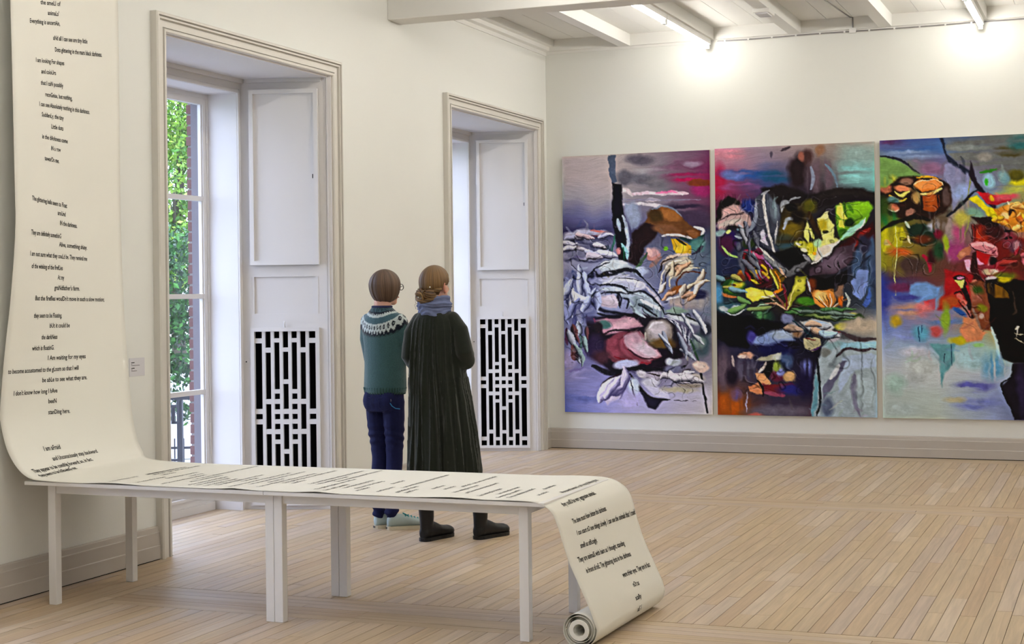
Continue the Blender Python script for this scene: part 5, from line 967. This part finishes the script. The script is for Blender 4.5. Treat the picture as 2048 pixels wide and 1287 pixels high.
    P([(470,1850),(700,1850),(690,2000),(640,2060),(600,2110),(575,2230),(555,2060),(550,1960)],0x6E9AA2,16); S([(598,1930),(595,2020)],6,0x3A4A5A); S([(662,1850),(665,2040)],8,0x3A5A6A); S([(770,1930),(772,1990)],5,0x4A5060); E(350,1920,120,50,0xC6C8D4,soft=.8); E(400,2060,130,110,0xC2C8C8,soft=.9); E(360,2150,100,40,0xB4BABC,soft=.8); E(860,2210,160,44,0x6A6CA8,soft=.8,streak=1); E(880,2370,180,50,0x7880B4,soft=.9,streak=1); E(830,1990,120,80,0xA8C4CC,soft=.9); E(1010,2040,90,110,0x6C9CBC,soft=.8,streak=-1); E(180,2200,80,80,0xA8BEB8,soft=.9); E(680,2330,90,24,0xB8B49C,soft=.9); E(200,2420,140,60,0xAEBABA,soft=.9)
    k.leafy(12, (1060,670,1500,880), [0xD89A44,0xE6BE78,0xB86A2A,0xCFB03A], (60,130), (18,34), -20, 40, 0x7A4A1A); k.leafy(8, (1060,930,1500,1240), [0x8A3A34,0x8A2A34,0xA8606A], (90,180), (18,34), -10, 40, 0x3A1216)
    k.marble((55,400,720,1320), 6., .6, 7); k.marble((780,560,1530,1400), 6., .65, 8); k.marble((640,1200,1000,1750), 7., .5, 8, .6)
    k.scumble(60, (60,200,1500,2000), (60,180), (8,20), .15, .4)
    return k.done()

def hang(name, x0, x1, zb, zt, img, label, yv=-.038):
    t = thing(name, label, 'painting', ((x0+x1)/2, 0, zb), group='three tall canvases hung side by side')
    H, Wd = img.shape[:2]; hw = (x1-x0)/2; ht = zt-zb
    X, Z = np.meshgrid(np.linspace(-hw, hw, Wd), np.linspace(ht, 0, H))
    V = np.stack([X, np.full_like(X, yv), Z], -1).reshape(-1, 3)
    idx = np.arange(H*Wd).reshape(H, Wd); F = np.stack([idx[:-1,:-1], idx[1:,:-1], idx[1:,1:], idx[:-1,1:]], -1).reshape(-1, 4)
    me = bpy.data.meshes.new('painted_canvas'); me.vertices.add(len(V)); me.vertices.foreach_set('co', V.ravel().astype(np.float32))
    me.loops.add(F.size); me.loops.foreach_set('vertex_index', F.ravel().astype(np.int32)); me.polygons.add(len(F)); me.polygons.foreach_set('loop_start', (np.arange(len(F))*4).astype(np.int32))
    me.update(calc_edges=True); me.validate()
    a = me.attributes.new('col', 'FLOAT_COLOR', 'POINT'); lin = np.where(img <= .04045, img/12.92, ((img+.055)/1.055)**2.4); c4 = np.ones((H*Wd, 4), np.float32); c4[:, :3] = np.clip(lin*1.0, 0, .95).reshape(-1, 3); a.data.foreach_set('color', c4.ravel())
    me.materials.append(MATS['oil_paint']); link('painted_canvas', me, t)
    sb = MB(); e = .0005
    for q in ((-hw, -hw+.03, 0, ht), (hw-.03, hw, 0, ht), (-hw+.03, hw-.03, 0, .03), (-hw+.03, hw-.03, ht-.03, ht)): sb.box((q[0], yv+.001, q[2]), (q[1], -.004, q[3]))
    sb.build('stretcher', 'canvas_edge', t)
    return t
mat('oil_paint', (.5, .5, .5), .6, spec=.15, attr='col', noise=.03, nscale=40, bump=.15, bscale=150, stretch=(1, 1, .4))
hang('painting', .173, 1.633, .352, 2.815, paint_snow(), 'tall abstract painting of pale snowy forms and a brown mushroom cap, next to the window')
hang('painting', 1.682, 3.142, .352, 2.822, paint_dark(), 'tall dark abstract painting with a glowing yellow-green flower, between the other two')
hang('painting', 3.190, 4.650, .352, 2.827, paint_orange(), 'tall abstract painting with orange mushroom cluster, pink form and black cliff')

# ================================================================== people
rad = math.radians
mat('skin', srgb(0xD0A08A), .55, spec=.4, noise=.05, nscale=20)
mat('knit', (.1,.2,.2), .95, spec=.15, attr='col', noise=.35, nscale=170, bump=.8, bscale=150, sheen=.3)
mat('denim', srgb(0x181C44), .85, spec=.2, noise=.25, nscale=60, bump=.3, bscale=120)
mat('dress_linen', srgb(0x1F241D), .9, spec=.15, noise=.2, nscale=40, bump=.25, bscale=90, sheen=.25)
mat('hair', (.1,.06,.03), .5, spec=.4, attr='col')
mat('scarf', srgb(0x6A7496), .9, spec=.15, noise=.3, nscale=25, bump=.4, bscale=60, stretch=(1,1,5))
mat('shoe_canvas', srgb(0xA9B9B8), .8, noise=.06, nscale=40)
mat('rubber_white', srgb(0xCFC6B0), .6)
mat('lace_teal', srgb(0x1F8A90), .7)
mat('boot_rubber', (.007, .007, .008), .42, spec=.3)
mat('black_plastic', (.01, .01, .012), .3)
mat('navy_cotton', srgb(0x1C2048), .9)
mat('eye_white', (.75,.73,.7), .3); mat('iris', (.05,.08,.06), .3); mat('lips', srgb(0xB06458), .5)
mat('blue_strap', srgb(0x2B7FB8), .7); mat('pin_pearl', (.8,.78,.65), .3)

def head_shapes(mb, M, ear=.080):
    """skull, face, nose, ears, neck stub in head space (x right, y forward), then placed by M"""
    h = MB(); h.ell((0,-.005,.0), (.072,.092,.088)); h.ell((0,.032,-.045), (.057,.060,.080)); h.ell((0,.058,-.108), (.028,.026,.024)); h.ell((0,.012,-.075), (.052,.055,.05))
    h.tube([(0,.092,-.012), (0,.103,-.035), (0,.106,-.052)], [.008,.010,.013], 8)
    h.ell((0,.083,-.004), (.034,.014,.012)); h.ell((.03,.070,-.045), (.02,.018,.02)); h.ell((-.03,.070,-.045), (.02,.018,.02)); h.ell((0,.088,-.082), (.021,.010,.010))
    for s in (-1, 1):
        h.ell((s*ear,-.006,-.032), (.008,.018,.029), rot=Matrix.Rotation(-s*.3, 3, 'Z')); h.ell((s*(ear-.004),-.002,-.058), (.010,.010,.012))
    h.tube([(0,-.02,-.05), (0,-.028,-.11), (0,-.040,-.175)], [.052,.050,.056], 14)
    h.xf(M); mb.add(h.v, h.f)
def face_parts(person, M):
    for s in (-1, 1):
        MB().ell((s*.030,.074,-.018), (.012,.010,.009), 12, 8).xf(M).build('eye', 'eye_white', person, smooth=True)
        MB().ell((s*.0305,.0825,-.018), (.0052,.003,.0052), 10, 6).xf(M).build('iris', 'iris', person, smooth=True)
        MB().tube([(s*.016,.093,.004), (s*.032,.091,.009), (s*.048,.080,.004)], [.003,.0035,.002], 6).xf(M).build('eyebrow', 'dark_hair', person, smooth=True)
    MB().tube([(-.021,.092,-.083), (-.007,.097,-.080), (.007,.097,-.080), (.021,.092,-.083)], [.002,.0045,.0045,.002], 8).xf(M).build('lips', 'lips', person, smooth=True)
mat('dark_hair', srgb(0x4A3424), .6)
def ear_parts(person, M, ear=.083):
    for s in (-1, 1):
        e_ = MB(); e_.torus((s*ear,-.008,-.030), .0165, .0048, 22, 8, rot=Matrix.Rotation(s*.35, 3, 'Z') @ Matrix.Rotation(rad(90), 3, 'Y'), sx=1.55, sy=.95); e_.ell((s*(ear-.001),-.004,-.056), (.006,.008,.009), 12, 8)
        e_.xf(M).build('ear', 'ear_skin', person, smooth=True)
mat('ear_skin', srgb(0xC98470), .55)
def arm_shapes(mb, sh, el, wr, side, r=(.044,.037,.026)):
    """arm with palm, four fingers and a thumb gently curled"""
    mb.tube([sh, tuple((Vector(sh)*.45+Vector(el)*.55)), el, tuple((Vector(el)*.55+Vector(wr)*.45)), wr], [r[0], r[0]*.92, r[1], r[1]*.9, r[2]], 12)
    d = (Vector(wr)-Vector(el)).normalized(); lat = d.cross(Vector((0,0,1))).normalized(); dn = Vector((0,0,-1)); dn = (dn-d*dn.dot(d)).normalized(); w_ = Vector(wr)
    mb.tube([w_, w_+d*.045, w_+d*.085], [.026,.036,.036], 12, flat=[.018,.015,.014])
    nrm = d.cross(dn).normalized()*side
    for k, (o, l) in enumerate(((-.027,.062), (-.009,.072), (.009,.068), (.026,.052))):
        b0 = w_+d*.085+dn*o; mb.tube([b0, b0+d*l*.45-nrm*.004, b0+d*l*.8-nrm*.016, b0+d*l*.98-nrm*.032], [.0088,.0085,.008,.007], 8)
    t0 = w_+d*.03-dn*.026; mb.tube([t0, t0+d*.03-dn*.018-nrm*.006, t0+d*.058-dn*.020-nrm*.016], [.011,.010,.008], 8)
def hair_cap(M, a, b, ct, cb, zbot, dark, light, seed, nphi=96, nt=26, strand=.014, part=None, off=(0,0,0)):
    """combed hair shell; zbot(phi) is the lower hem, phi=0 at the face"""
    rs = np.random.RandomState(seed); ph = np.linspace(0, 2*np.pi, nphi, endpoint=False)
    bump = np.interp(np.arange(nphi), np.arange(0, nphi+1, 1), np.append(rs.randn(nphi), 0)); bump = (bump+np.roll(bump, 1)+np.roll(bump, 2)+np.roll(bump, 3))/2.4
    rings = []; cols = []; tone = rs.rand(nphi); tone = .5*tone+.5*np.interp(np.arange(nphi), np.arange(0, nphi+12, 9), rs.rand(len(np.arange(0, nphi+12, 9))))
    for i in range(nt+3):
        ring = []
        for j, p in enumerate(ph):
            zb = zbot(p if p < np.pi else 2*np.pi-p); c = cb if zb < 0 else ct
            thm = math.acos(max(-.97, min(.97, zb/c))); t = min(i, nt)/nt; th = .03+(thm-.03)*t
            cz = ct if math.cos(th) > 0 else cb
            s = 1+strand*bump[j]*min(1, t*2)
            x, y, z = a*math.sin(th)*math.sin(p)*s, b*math.sin(th)*math.cos(p)*s, cz*math.cos(th)
            if i > nt: k = (.88, .7)[i-nt-1]; x *= k; y *= k; z += (.002, .012)[i-nt-1]
            ring.append((x+off[0], y+off[1], z+off[2])); q = .25+.75*tone[j]*(.55+.45*math.sin(t*3.1)); cols.append(q)
        rings.append(ring)
    m = MB().loft(rings); m.xf(M); me = m.mesh('hair', 'hair', True)
    cols = np.array(cols); D = np.array(srgb(dark)); Lc = np.array(srgb(light))
    a_ = me.attributes.new('col', 'FLOAT_COLOR', 'POINT'); c4 = np.ones((len(cols), 4), np.float32); c4[:, :3] = D+(Lc-D)*np.clip(cols, 0, 1)[:, None]**2.2; a_.data.foreach_set('color', c4.ravel())
    return me
def wrinkle(me, fn):
    co = coords(me); set_coords(me, co+normals(me)*fn(co)[:, None])
def vnoise(co, f, seed=0.):
    return np.array([mnoise.noise(Vector((float(p[0])*f[0]+seed, float(p[1])*f[1], float(p[2])*f[2]))) for p in co])
def place(x, y, z, rz=0.0, rx=0.0): return Matrix.Translation((x, y, z)) @ Matrix.Rotation(rz, 4, 'Z') @ Matrix.Rotation(rx, 4, 'X')

# ---------------------------------------------------------------- woman in the patterned sweater
pa = on_plane(2, 0.0, 768, 1056)
A = thing('person', 'short-haired person in glasses, patterned green knit sweater, navy jeans and pale sneakers', 'person', (float(pa[0])+.02, float(pa[1]), 0), rad(-10))
HA = place(.014, .0, 1.568, rad(-10), rad(4))
b = MB(); head_shapes(b, HA, .068)
b.vloft([(.80,0,0,.11,.08),(.90,0,0,.115,.08),(1.04,0,.005,.115,.085),(1.2,0,.005,.12,.085),(1.32,0,0,.125,.075),(1.38,0,-.012,.085,.058),(1.43,0,-.02,.05,.048)])
b.tube([(0,-.025,1.40), (0,-.02,1.47)], [.055,.052], 12)
for s in (-1, 1):
    b.tube([(s*.060,0,.84), (s*.064,.008,.62), (s*.058,.014,.46), (s*.055,0,.30), (s*.050,-.012,.12)], [.055,.045,.036,.034,.028], 12)
    b.tube([(s*.050,-.016,.12), (s*.050,-.012,.06)], [.026,.024], 10)
    arm_shapes(b, (s*.135,0,1.335), (s*.150,.05,1.10), (s*.03,.19,1.13+.02*s), s, (.038,.032,.025))
body = fuse(b, .0065, 3, 'body', 'skin'); link('body', body, A); face_parts(A, HA); ear_parts(A, HA, .070)
sw = MB()
sw.vloft([(.872,0,.0,.136,.104),(.885,0,0,.148,.113),(.92,0,0,.150,.115),(1.05,0,.005,.146,.112),(1.18,0,.005,.150,.112),(1.29,0,0,.160,.108),(1.35,0,-.006,.150,.096),(1.39,0,-.014,.112,.080),(1.415,0,-.02,.080,.070),(1.43,0,-.022,.066,.062)])
for s in (-1, 1): sw.tube([(s*.122,-.004,1.335), (s*.146,.012,1.22), (s*.152,.045,1.10), (s*.10,.12,1.10), (s*.055,.17,1.12)], [.056,.052,.050,.047,.042], 14)
sm_ = fuse(sw, .006, 5, 'sweater', 'knit')
wrinkle(sm_, lambda co: .004*vnoise(co, (9, 9, 5), 3.))
def knit_col(co):
    N0 = np.array([0, -.02, 1.455]); d = co-N0; t = np.sqrt(d[:, 0]**2+d[:, 1]**2+(d[:, 2]*1.0)**2); ph = np.arctan2(d[:, 0], -d[:, 1])
    T, D_, W_, G = (np.array(srgb(q)) for q in (0x40606A, 0x0E1524, 0xBFCAC8, 0x2F4A4C))
    c = np.tile(np.array(srgb(0x33504F)), (len(co), 1)); saw = lambda n: np.abs(((ph*n/(2*np.pi)) % 1)-.5)*2
    m = t < .10; c[m] = T*.85; m = (t < .096) & (saw(44) > .62) & (t > .062); c[m] = D_
    z1 = .100+.012*saw(34); m = (t >= .094) & (t < .122); c[m] = np.where((t < z1)[m][:, None], D_, W_)
    m = (t >= .122) & (t < .158); c[m] = T*.95
    m = (t >= .158) & (t < .205); c[m] = W_
    q = saw(26); m = (t >= .166) & (t < .196) & (q > .32+.5*np.abs(t-.181)/.016); c[m] = D_; m = (t > .178) & (t < .184) & (q > .8); c[m] = W_
    z2 = .196+.022*saw(26); m = (t >= .194) & (t < .232); c[m] = np.where((t < z2)[m][:, None], W_, D_); z3 = .222+.012*saw(26); m = (t >= z3) & (t < .236); c[m] = G
    low = t > .236; c[low] = np.array(srgb(0x3A595C))
    return c
paint(sm_, knit_col); swo = link('sweater', sm_, A)
co_ = MB(); co_.torus((0,-.022,1.432), .062, .008, 26, 8, sx=1.0, sy=.96); co_.build('shirt_collar', 'navy_cotton', A, smooth=True)
jn = MB(); jn.vloft([(.76,0,0,.128,.098),(.82,0,-.008,.136,.108),(.88,0,-.004,.132,.102),(.93,0,0,.122,.094)])
for s in (-1, 1): jn.tube([(s*.068,-.004,.82), (s*.068,.002,.70), (s*.062,.012,.56), (s*.058,.014,.46), (s*.056,.0,.32), (s*.052,-.012,.18), (s*.050,-.014,.105)], [.074,.069,.060,.054,.053,.046,.043], 14)
for s in (-1, 1): jn.ell((s*.062,-.052,.83), (.066,.058,.085))
jm_ = fuse(jn, .006, 4, 'jeans', 'denim')
wrinkle(jm_, lambda co: .0045*np.sin(co[:, 2]*105+6*vnoise(co, (6,6,4), 1.))*np.clip(1.0-np.abs(co[:, 2]-.60)/.12, 0, 1)+.006*np.sin(co[:, 2]*120+5*vnoise(co, (8,8,4), 2.))*np.clip((.30-co[:, 2])/.12, 0, 1)+.003*vnoise(co, (14,14,14), 5.))
jo = link('jeans', jm_, A)
MB().tube([(-.015,-.116,.87), (-.012,-.112,.80), (0,-.085,.74)], .0022, 6).build('back_seam', 'navy_cotton', jo)
for s in (-1, 1): MB().tube([(s*.03,-.117,.85), (s*.10,-.085,.855), (s*.104,-.078,.79), (s*.068,-.108,.765), (s*.034,-.115,.79), (s*.03,-.117,.85)], .0018, 6).build('back_pocket', 'navy_cotton', jo)
kr = MB(); kr.torus((.098,-.088,.835), .013, .0022, 20, 6, rot=Matrix.Rotation(rad(90), 3, 'X')); kr.build('key_ring', 'metal_grey', A, smooth=True)
MB().tube([(.10,-.09,.824), (.118,-.088,.80), (.140,-.08,.785), (.150,-.05,.78)], .0035, 6).build('key_strap', 'blue_strap', A, smooth=True)
mat('knit_plain', srgb(0x34504E), .95, spec=.1, noise=.3, nscale=120)
for k in range(44):
    a0 = 2*math.pi*k/44; MB().tube([(.139*math.cos(a0), .106*math.sin(a0), .874), (.147*math.cos(a0), .112*math.sin(a0), .910)], .0052, 6).build('rib', 'knit_plain', swo, smooth=True)
bob = lambda p: (.050 if p < .5 else (.050+(-.092-.050)*min(1, (p-.5)/.4) if p < .9 else -.092-.030*min(1, (p-.9)/1.2)))
link('hair', hair_cap(HA, .094, .108, .103, .131, bob, 0x3A281E, 0x7E644E, 4, nphi=340, off=(0,-.008,.004)), A)
gl_ = MB()
for s in (-1, 1):
    gl_.torus((s*.033,.106,-.018), .0225, .0026, 22, 6, rot=Matrix.Rotation(rad(90), 3, 'X') @ Matrix.Rotation(0, 3, 'Z'), sy=.86); gl_.tube([(s*.055,.103,-.012), (s*.077,.06,-.012), (s*.079,-.005,-.018)], .0024, 6)
gl_.tube([(-.011,.108,-.014), (.011,.108,-.014)], .0024, 6); gl_.xf(HA).build('glasses', 'black_plastic', A, smooth=True)
def sneaker(s, x, y, rz):
    Mx = place(x, y, 0, rz); sh_ = MB(); rings = []
    for yy, hw, h, cx in ((-.030,.012,.052,0),(-.026,.026,.066,0),(-.005,.034,.080,0),(.03,.037,.084,0),(.065,.038,.082,0),(.10,.041,.072,0),(.14,.045,.058,.002*s),(.175,.046,.048,.003*s),(.205,.042,.040,.004*s),(.224,.030,.032,.005*s),(.233,.012,.024,.005*s)):
        rings.append([(cx+hw*math.cos(a), yy, .016+h*(.5+.5*math.sin(a))**.85) for a in (2*math.pi*j/18 for j in range(18))])
    u_ = sh_.loft(rings).xf(Mx).build('sneaker', 'shoe_canvas', A, smooth=True)
    so = MB(); pro = [(-.035,.008),(-.032,.018),(-.024,.029),(0,.037),(.05,.040),(.10,.043),(.15,.048),(.18,.048),(.205,.042),(.224,.030),(.234,.014)]
    ring = [(x_, y_) for y_, x_ in pro]+[(-x_, y_) for y_, x_ in reversed(pro)]; so.loft([[(a, c_, z) for a, c_ in ring] for z in (0, .010, .022)]).xf(Mx).build('sole', 'rubber_white', u_)
    MB().box((-.012,-.0375,.006), (.012,-.032,.019)).xf(Mx).build('heel_patch', 'black_plastic', u_)
    for k in range(5):
        yy = .085+k*.021; zz = .016+np.interp(yy, [.065,.10,.14,.175,.205], [.082,.072,.058,.048,.040])
        MB().tube([(-.024,yy,zz-.008), (0,yy+.004,zz+.003), (.024,yy,zz-.008)], .0042, 6).xf(Mx).build('lace', 'lace_teal', u_, smooth=True)
    MB().tube([(-.028,.085,.092), (-.010,.078,.100), (.006,.082,.098), (.030,.098,.088)], .004, 6).xf(Mx).build('lace', 'lace_teal', u_, smooth=True)
sneaker(-1, -.052, -.012, rad(-26)); sneaker(1, .052, -.016, rad(-40))

# ---------------------------------------------------------------- woman in the long dark dress
B = thing('person', 'person with pinned-up blonde hair in blue scarf, long dark green dress and black rubber boots', 'person', (1.262, -5.37, 0), rad(0))
HB = place(-.016, .012, 1.580, rad(-14), rad(3))
b = MB(); head_shapes(b, HB)
b.vloft([(.82,0,0,.14,.10),(.92,0,0,.14,.098),(1.06,-.01,.005,.12,.09),(1.2,-.01,.005,.12,.085),(1.33,-.01,0,.12,.075),(1.40,-.01,-.01,.08,.058),(1.45,-.01,-.015,.055,.05)])
b.tube([(-.01,-.02,1.42), (-.012,-.015,1.50)], [.056,.053], 12)
feet = ((-1, -.040, -.10, rad(-14)), (1, .248, .065, rad(-20)))
for s, fx, fy, fr_ in feet:
    b.tube([(s*.08,0,.86), (s*.08*.5+fx*.5, fy*.4+.02,.62), (fx*.72, fy*.8,.47), (fx, fy,.28), (fx, fy-.005,.10)], [.075,.06,.045,.042,.034], 12)
arm_shapes(b, (-.118,-.004,1.35), (-.176,-.012,1.10), (-.06,.175,1.13), -1, (.036,.033,.025)); arm_shapes(b, (.110,-.004,1.35), (.186,-.016,1.13), (.07,.175,1.17), 1, (.036,.033,.025))
link('body', fuse(b, .0055, 2, 'body', 'skin'), B); face_parts(B, HB); ear_parts(B, HB)
dr = MB(); rings = []; nph = 120
prof = [(.402,.036,.0,.233,.166),(.418,.036,.0,.234,.167),(.55,.03,0,.224,.160),(.70,.022,0,.212,.152),(.85,.012,0,.198,.144),(.98,.002,0,.184,.136),(1.10,-.006,0,.174,.128),(1.22,-.010,0,.168,.118),(1.29,-.011,-.004,.166,.108),(1.345,-.011,-.010,.146,.094),(1.385,-.011,-.016,.108,.082),(1.41,-.011,-.018,.084,.074),(1.425,-.011,-.018,.070,.066)]
rs_ = np.random.RandomState(8); pf = [(rs_.randint(9, 24), rs_.rand()*6.28, rs_.rand()) for _ in range(7)]
for z, cx, cy, rx, ry in prof:
    amp = np.interp(z, [.42, .9, 1.3, 1.38], [.017, .013, .007, .0]); ring = []
    for j in range(nph):
        a = 2*math.pi*j/nph; w_ = sum(q*math.sin(n_*a+o_+.5*math.sin(z*4+o_)) for n_, o_, q in pf)/2.2
        back = .5-.5*math.sin(a); w_ += back*.6*math.sin(26*a+1.6*math.sin(5*a))
        r = 1+amp*w_/ .17; ring.append((cx+rx*r*math.cos(a), cy+ry*r*math.sin(a), z))
    rings.append(ring)
dr.loft(rings)
dr.tube([(-.118,-.006,1.35), (-.166,-.014,1.27), (-.182,-.018,1.12), (-.168,.01,1.08), (-.12,.09,1.10), (-.085,.15,1.12)], [.048,.052,.054,.055,.054,.054], 16)
dr.tube([(.105,-.006,1.355), (.158,-.014,1.29), (.192,-.024,1.15), (.188,.0,1.10), (.145,.09,1.13), (.10,.15,1.16)], [.048,.052,.054,.058,.060,.060], 16)
dr.tube([(.172,-.01,1.085), (.160,.02,1.045)], [.036,.028], 12)
dm = fuse(dr, .0062, 2, 'dress', 'dress_linen')
def folds(co):
    n1 = vnoise(co, (16, 16, 2.2), 2.); n2 = vnoise(co, (10, 10, 10), 7.)
    ph = np.arctan2(co[:, 1], co[:, 0]+.011); q = ph*11+2.2*vnoise(np.stack([ph, ph*0, co[:, 2]], 1), (2.5, 1, 1.2), 4.)
    ridge = (1-np.abs(np.sin(q)))**2.5; ridge2 = (1-np.abs(np.sin(q*2.3+1)))**3
    tor = np.clip((.16-np.abs(np.hypot(co[:, 0], co[:, 1])-.13)*.0), 0, 1) > 0; amp = np.interp(co[:, 2], [.42, .9, 1.25, 1.34, 1.38], [.016, .013, .009, .006, 0])
    amp = amp*np.where(co[:, 2] > 1.0, np.clip((.160-np.abs(co[:, 0]+.011))/.02, 0, 1), 1)
    return amp*(ridge+.45*ridge2*(co[:, 2] > .9)-.35)+.004*n1*np.clip((1.38-co[:, 2])/.2, 0, 1)+.003*n2
wrinkle(dm, folds); dob = link('dress', dm, B)
sf = MB()
for z, R_, r_, tl in ((1.415,.082,.020,.10), (1.437,.086,.022,-.12), (1.458,.084,.021,.08), (1.478,.078,.019,-.06), (1.40,.084,.016,.16), (1.492,.070,.014,.10)):
    sf.torus((-.012,-.008,z), R_, r_, 36, 10, rot=Matrix.Rotation(tl, 3, 'X') @ Matrix.Rotation(tl*.8, 3, 'Y'), sx=1.02, sy=.98)
sfm = fuse(sf, .0055, 1, 'scarf', 'scarf'); wrinkle(sfm, lambda co: .004*np.sin(co[:, 2]*260+9*vnoise(co, (9, 9, 16), 4.))+.003*vnoise(co, (30, 30, 60), 1.)); link('scarf', sfm, B)
upd = lambda p: (.066 if p < .7 else (.066+(-.022-.066)*min(1, (p-.7)/.65) if p < 1.75 else -.022-.074*min(1, (p-1.75)/.4)))
ho = link('hair', hair_cap(HB, .088, .106, .104, .122, upd, 0x4A3420, 0x94713F, 9, nphi=340, off=(0,-.006,.006)), B)
def coil(pts, r, seed, dark=0x3A2817, light=0x94713F):
    """rope of twisted hair strands"""
    P = catmull(pts, 10); m = MB(); cols = []
    for q in range(6):
        L_ = []
        for i, p in enumerate(P):
            a = i*.16+q*1.047; t = P[min(i+1, len(P)-1)]-P[max(i-1, 0)]; t = t/np.linalg.norm(t); u = np.cross(t, [.3,.2,.9]); u /= np.linalg.norm(u); v_ = np.cross(t, u)
            L_.append(tuple(p+(u*math.cos(a)+v_*math.sin(a))*r*.62))
        n0 = len(m.v); m.tube(L_, r*.40, 7); cols += [(.1, .55, .3, .8, .2, .45)[q]]*(len(m.v)-n0)
    m.xf(HB); me = m.mesh('twist', 'hair', True); D = np.array(srgb(dark)); Lc = np.array(srgb(light)); rs = np.random.RandomState(seed)
    c4 = np.ones((len(cols), 4), np.float32); c4[:, :3] = D+(Lc-D)*(np.array(cols)*(.7+.6*rs.rand(len(cols))))[:, None]
    me.attributes.new('col', 'FLOAT_COLOR', 'POINT').data.foreach_set('color', c4.ravel()); return link('twist', me, ho)
coil([(-.076,-.045,-.034), (-.066,-.07,-.042), (-.035,-.098,-.050), (.01,-.122,-.050)], .013, 1)
coil([(.076,-.045,-.036), (.066,-.07,-.044), (.03,-.098,-.054), (-.03,-.126,-.058)], .013, 2)
coil([(-.06,-.085,-.058), (-.068,-.098,-.082), (-.035,-.128,-.100), (.005,-.130,-.090), (.0,-.134,-.066), (-.035,-.136,-.062)], .012, 3)
coil([(.055,-.085,-.064), (.062,-.092,-.088), (.030,-.124,-.104), (-.02,-.128,-.108)], .012, 4)
coil([(-.05,-.10,-.105), (-.01,-.108,-.120), (.04,-.098,-.112)], .012, 5)
bn = MB(); bn.ell((-.008,-.092,-.078), (.066,.042,.044)); bn.ell((-.03,-.10,-.062), (.04,.036,.034)); bn.ell((.03,-.096,-.068), (.038,.036,.036)); bn.xf(HB)
bme = fuse(bn, .004, 2, 'bun', 'hair'); wrinkle(bme, lambda co: .003*np.sin(co[:, 2]*420+co[:, 0]*160+8*vnoise(co, (20, 20, 20), 3.)))
paint(bme, lambda co: np.array(srgb(0x3E2A18))+(np.array(srgb(0x86643A))-np.array(srgb(0x3E2A18)))*np.clip(.5+.5*np.sin(co[:, 2:3]*420+co[:, 0:1]*160+8*vnoise(co, (20, 20, 20), 3.)[:, None]), 0, 1)**2)
link('bun', bme, ho)
for q in ((-.052,-.102,-.030), (.045,-.108,-.022), (-.03,-.132,-.082)): MB().ell(q, (.005,.005,.005), 10, 8).xf(HB).build('hair_pin', 'pin_pearl', ho, smooth=True)
for q in ([(-.06,-.09,-.11),(-.085,-.105,-.13),(-.08,-.10,-.155)], [(-.065,-.08,-.08),(-.09,-.09,-.10),(-.088,-.09,-.12)]): MB().tube(q, .0012, 5).xf(HB).build('loose_strand', 'dark_hair', ho)
def boot(s, x, y, rz):
    Mx = place(x, y, 0, rz); m = MB()
    m.vloft([(.03,0,-.004,.036,.042),(.09,0,-.002,.038,.046),(.14,0,.0,.041,.050),(.20,0,-.004,.046,.052),(.28,0,-.012,.052,.058),(.36,0,-.014,.056,.062),(.395,0,-.014,.057,.063)], 22)
    rings = []
    for yy, hw, h in ((-.046,.020,.060),(-.035,.034,.075),(0,.040,.10),(.04,.041,.105),(.08,.042,.090),(.12,.045,.072),(.16,.049,.064),(.20,.048,.060),(.225,.040,.052),(.240,.024,.040)):
        rings.append([(hw*math.cos(a), yy, .010+h*1.06*(.5+.5*math.sin(a))) for a in (2*math.pi*j/18 for j in range(18))])
    m.loft(rings); m.xf(Mx); bt = link('rubber_boot', fuse(m, .0055, 4, 'rubber_boot', 'boot_rubber'), B)
    pro = [(-.049,.010),(-.045,.022),(-.034,.034),(-.01,.041),(.05,.040),(.09,.041),(.14,.047),(.18,.049),(.21,.045),(.23,.034),(.243,.016)]
    ring = [(x_, y_) for y_, x_ in pro]+[(-x_, y_) for y_, x_ in reversed(pro)]; so = MB().loft([[(a, c_, z) for a, c_ in ring] for z in (0, .022)])
    so.xf(Mx).build('sole', 'boot_rubber', bt)
    MB().tube([(-.057,-.014,.392), (0,-.078,.392), (.057,-.014,.392), (0,.05,.392), (-.057,-.014,.392)], .004, 6).xf(Mx).build('boot_rim', 'boot_rubber', bt)
for q in feet: boot(*q)
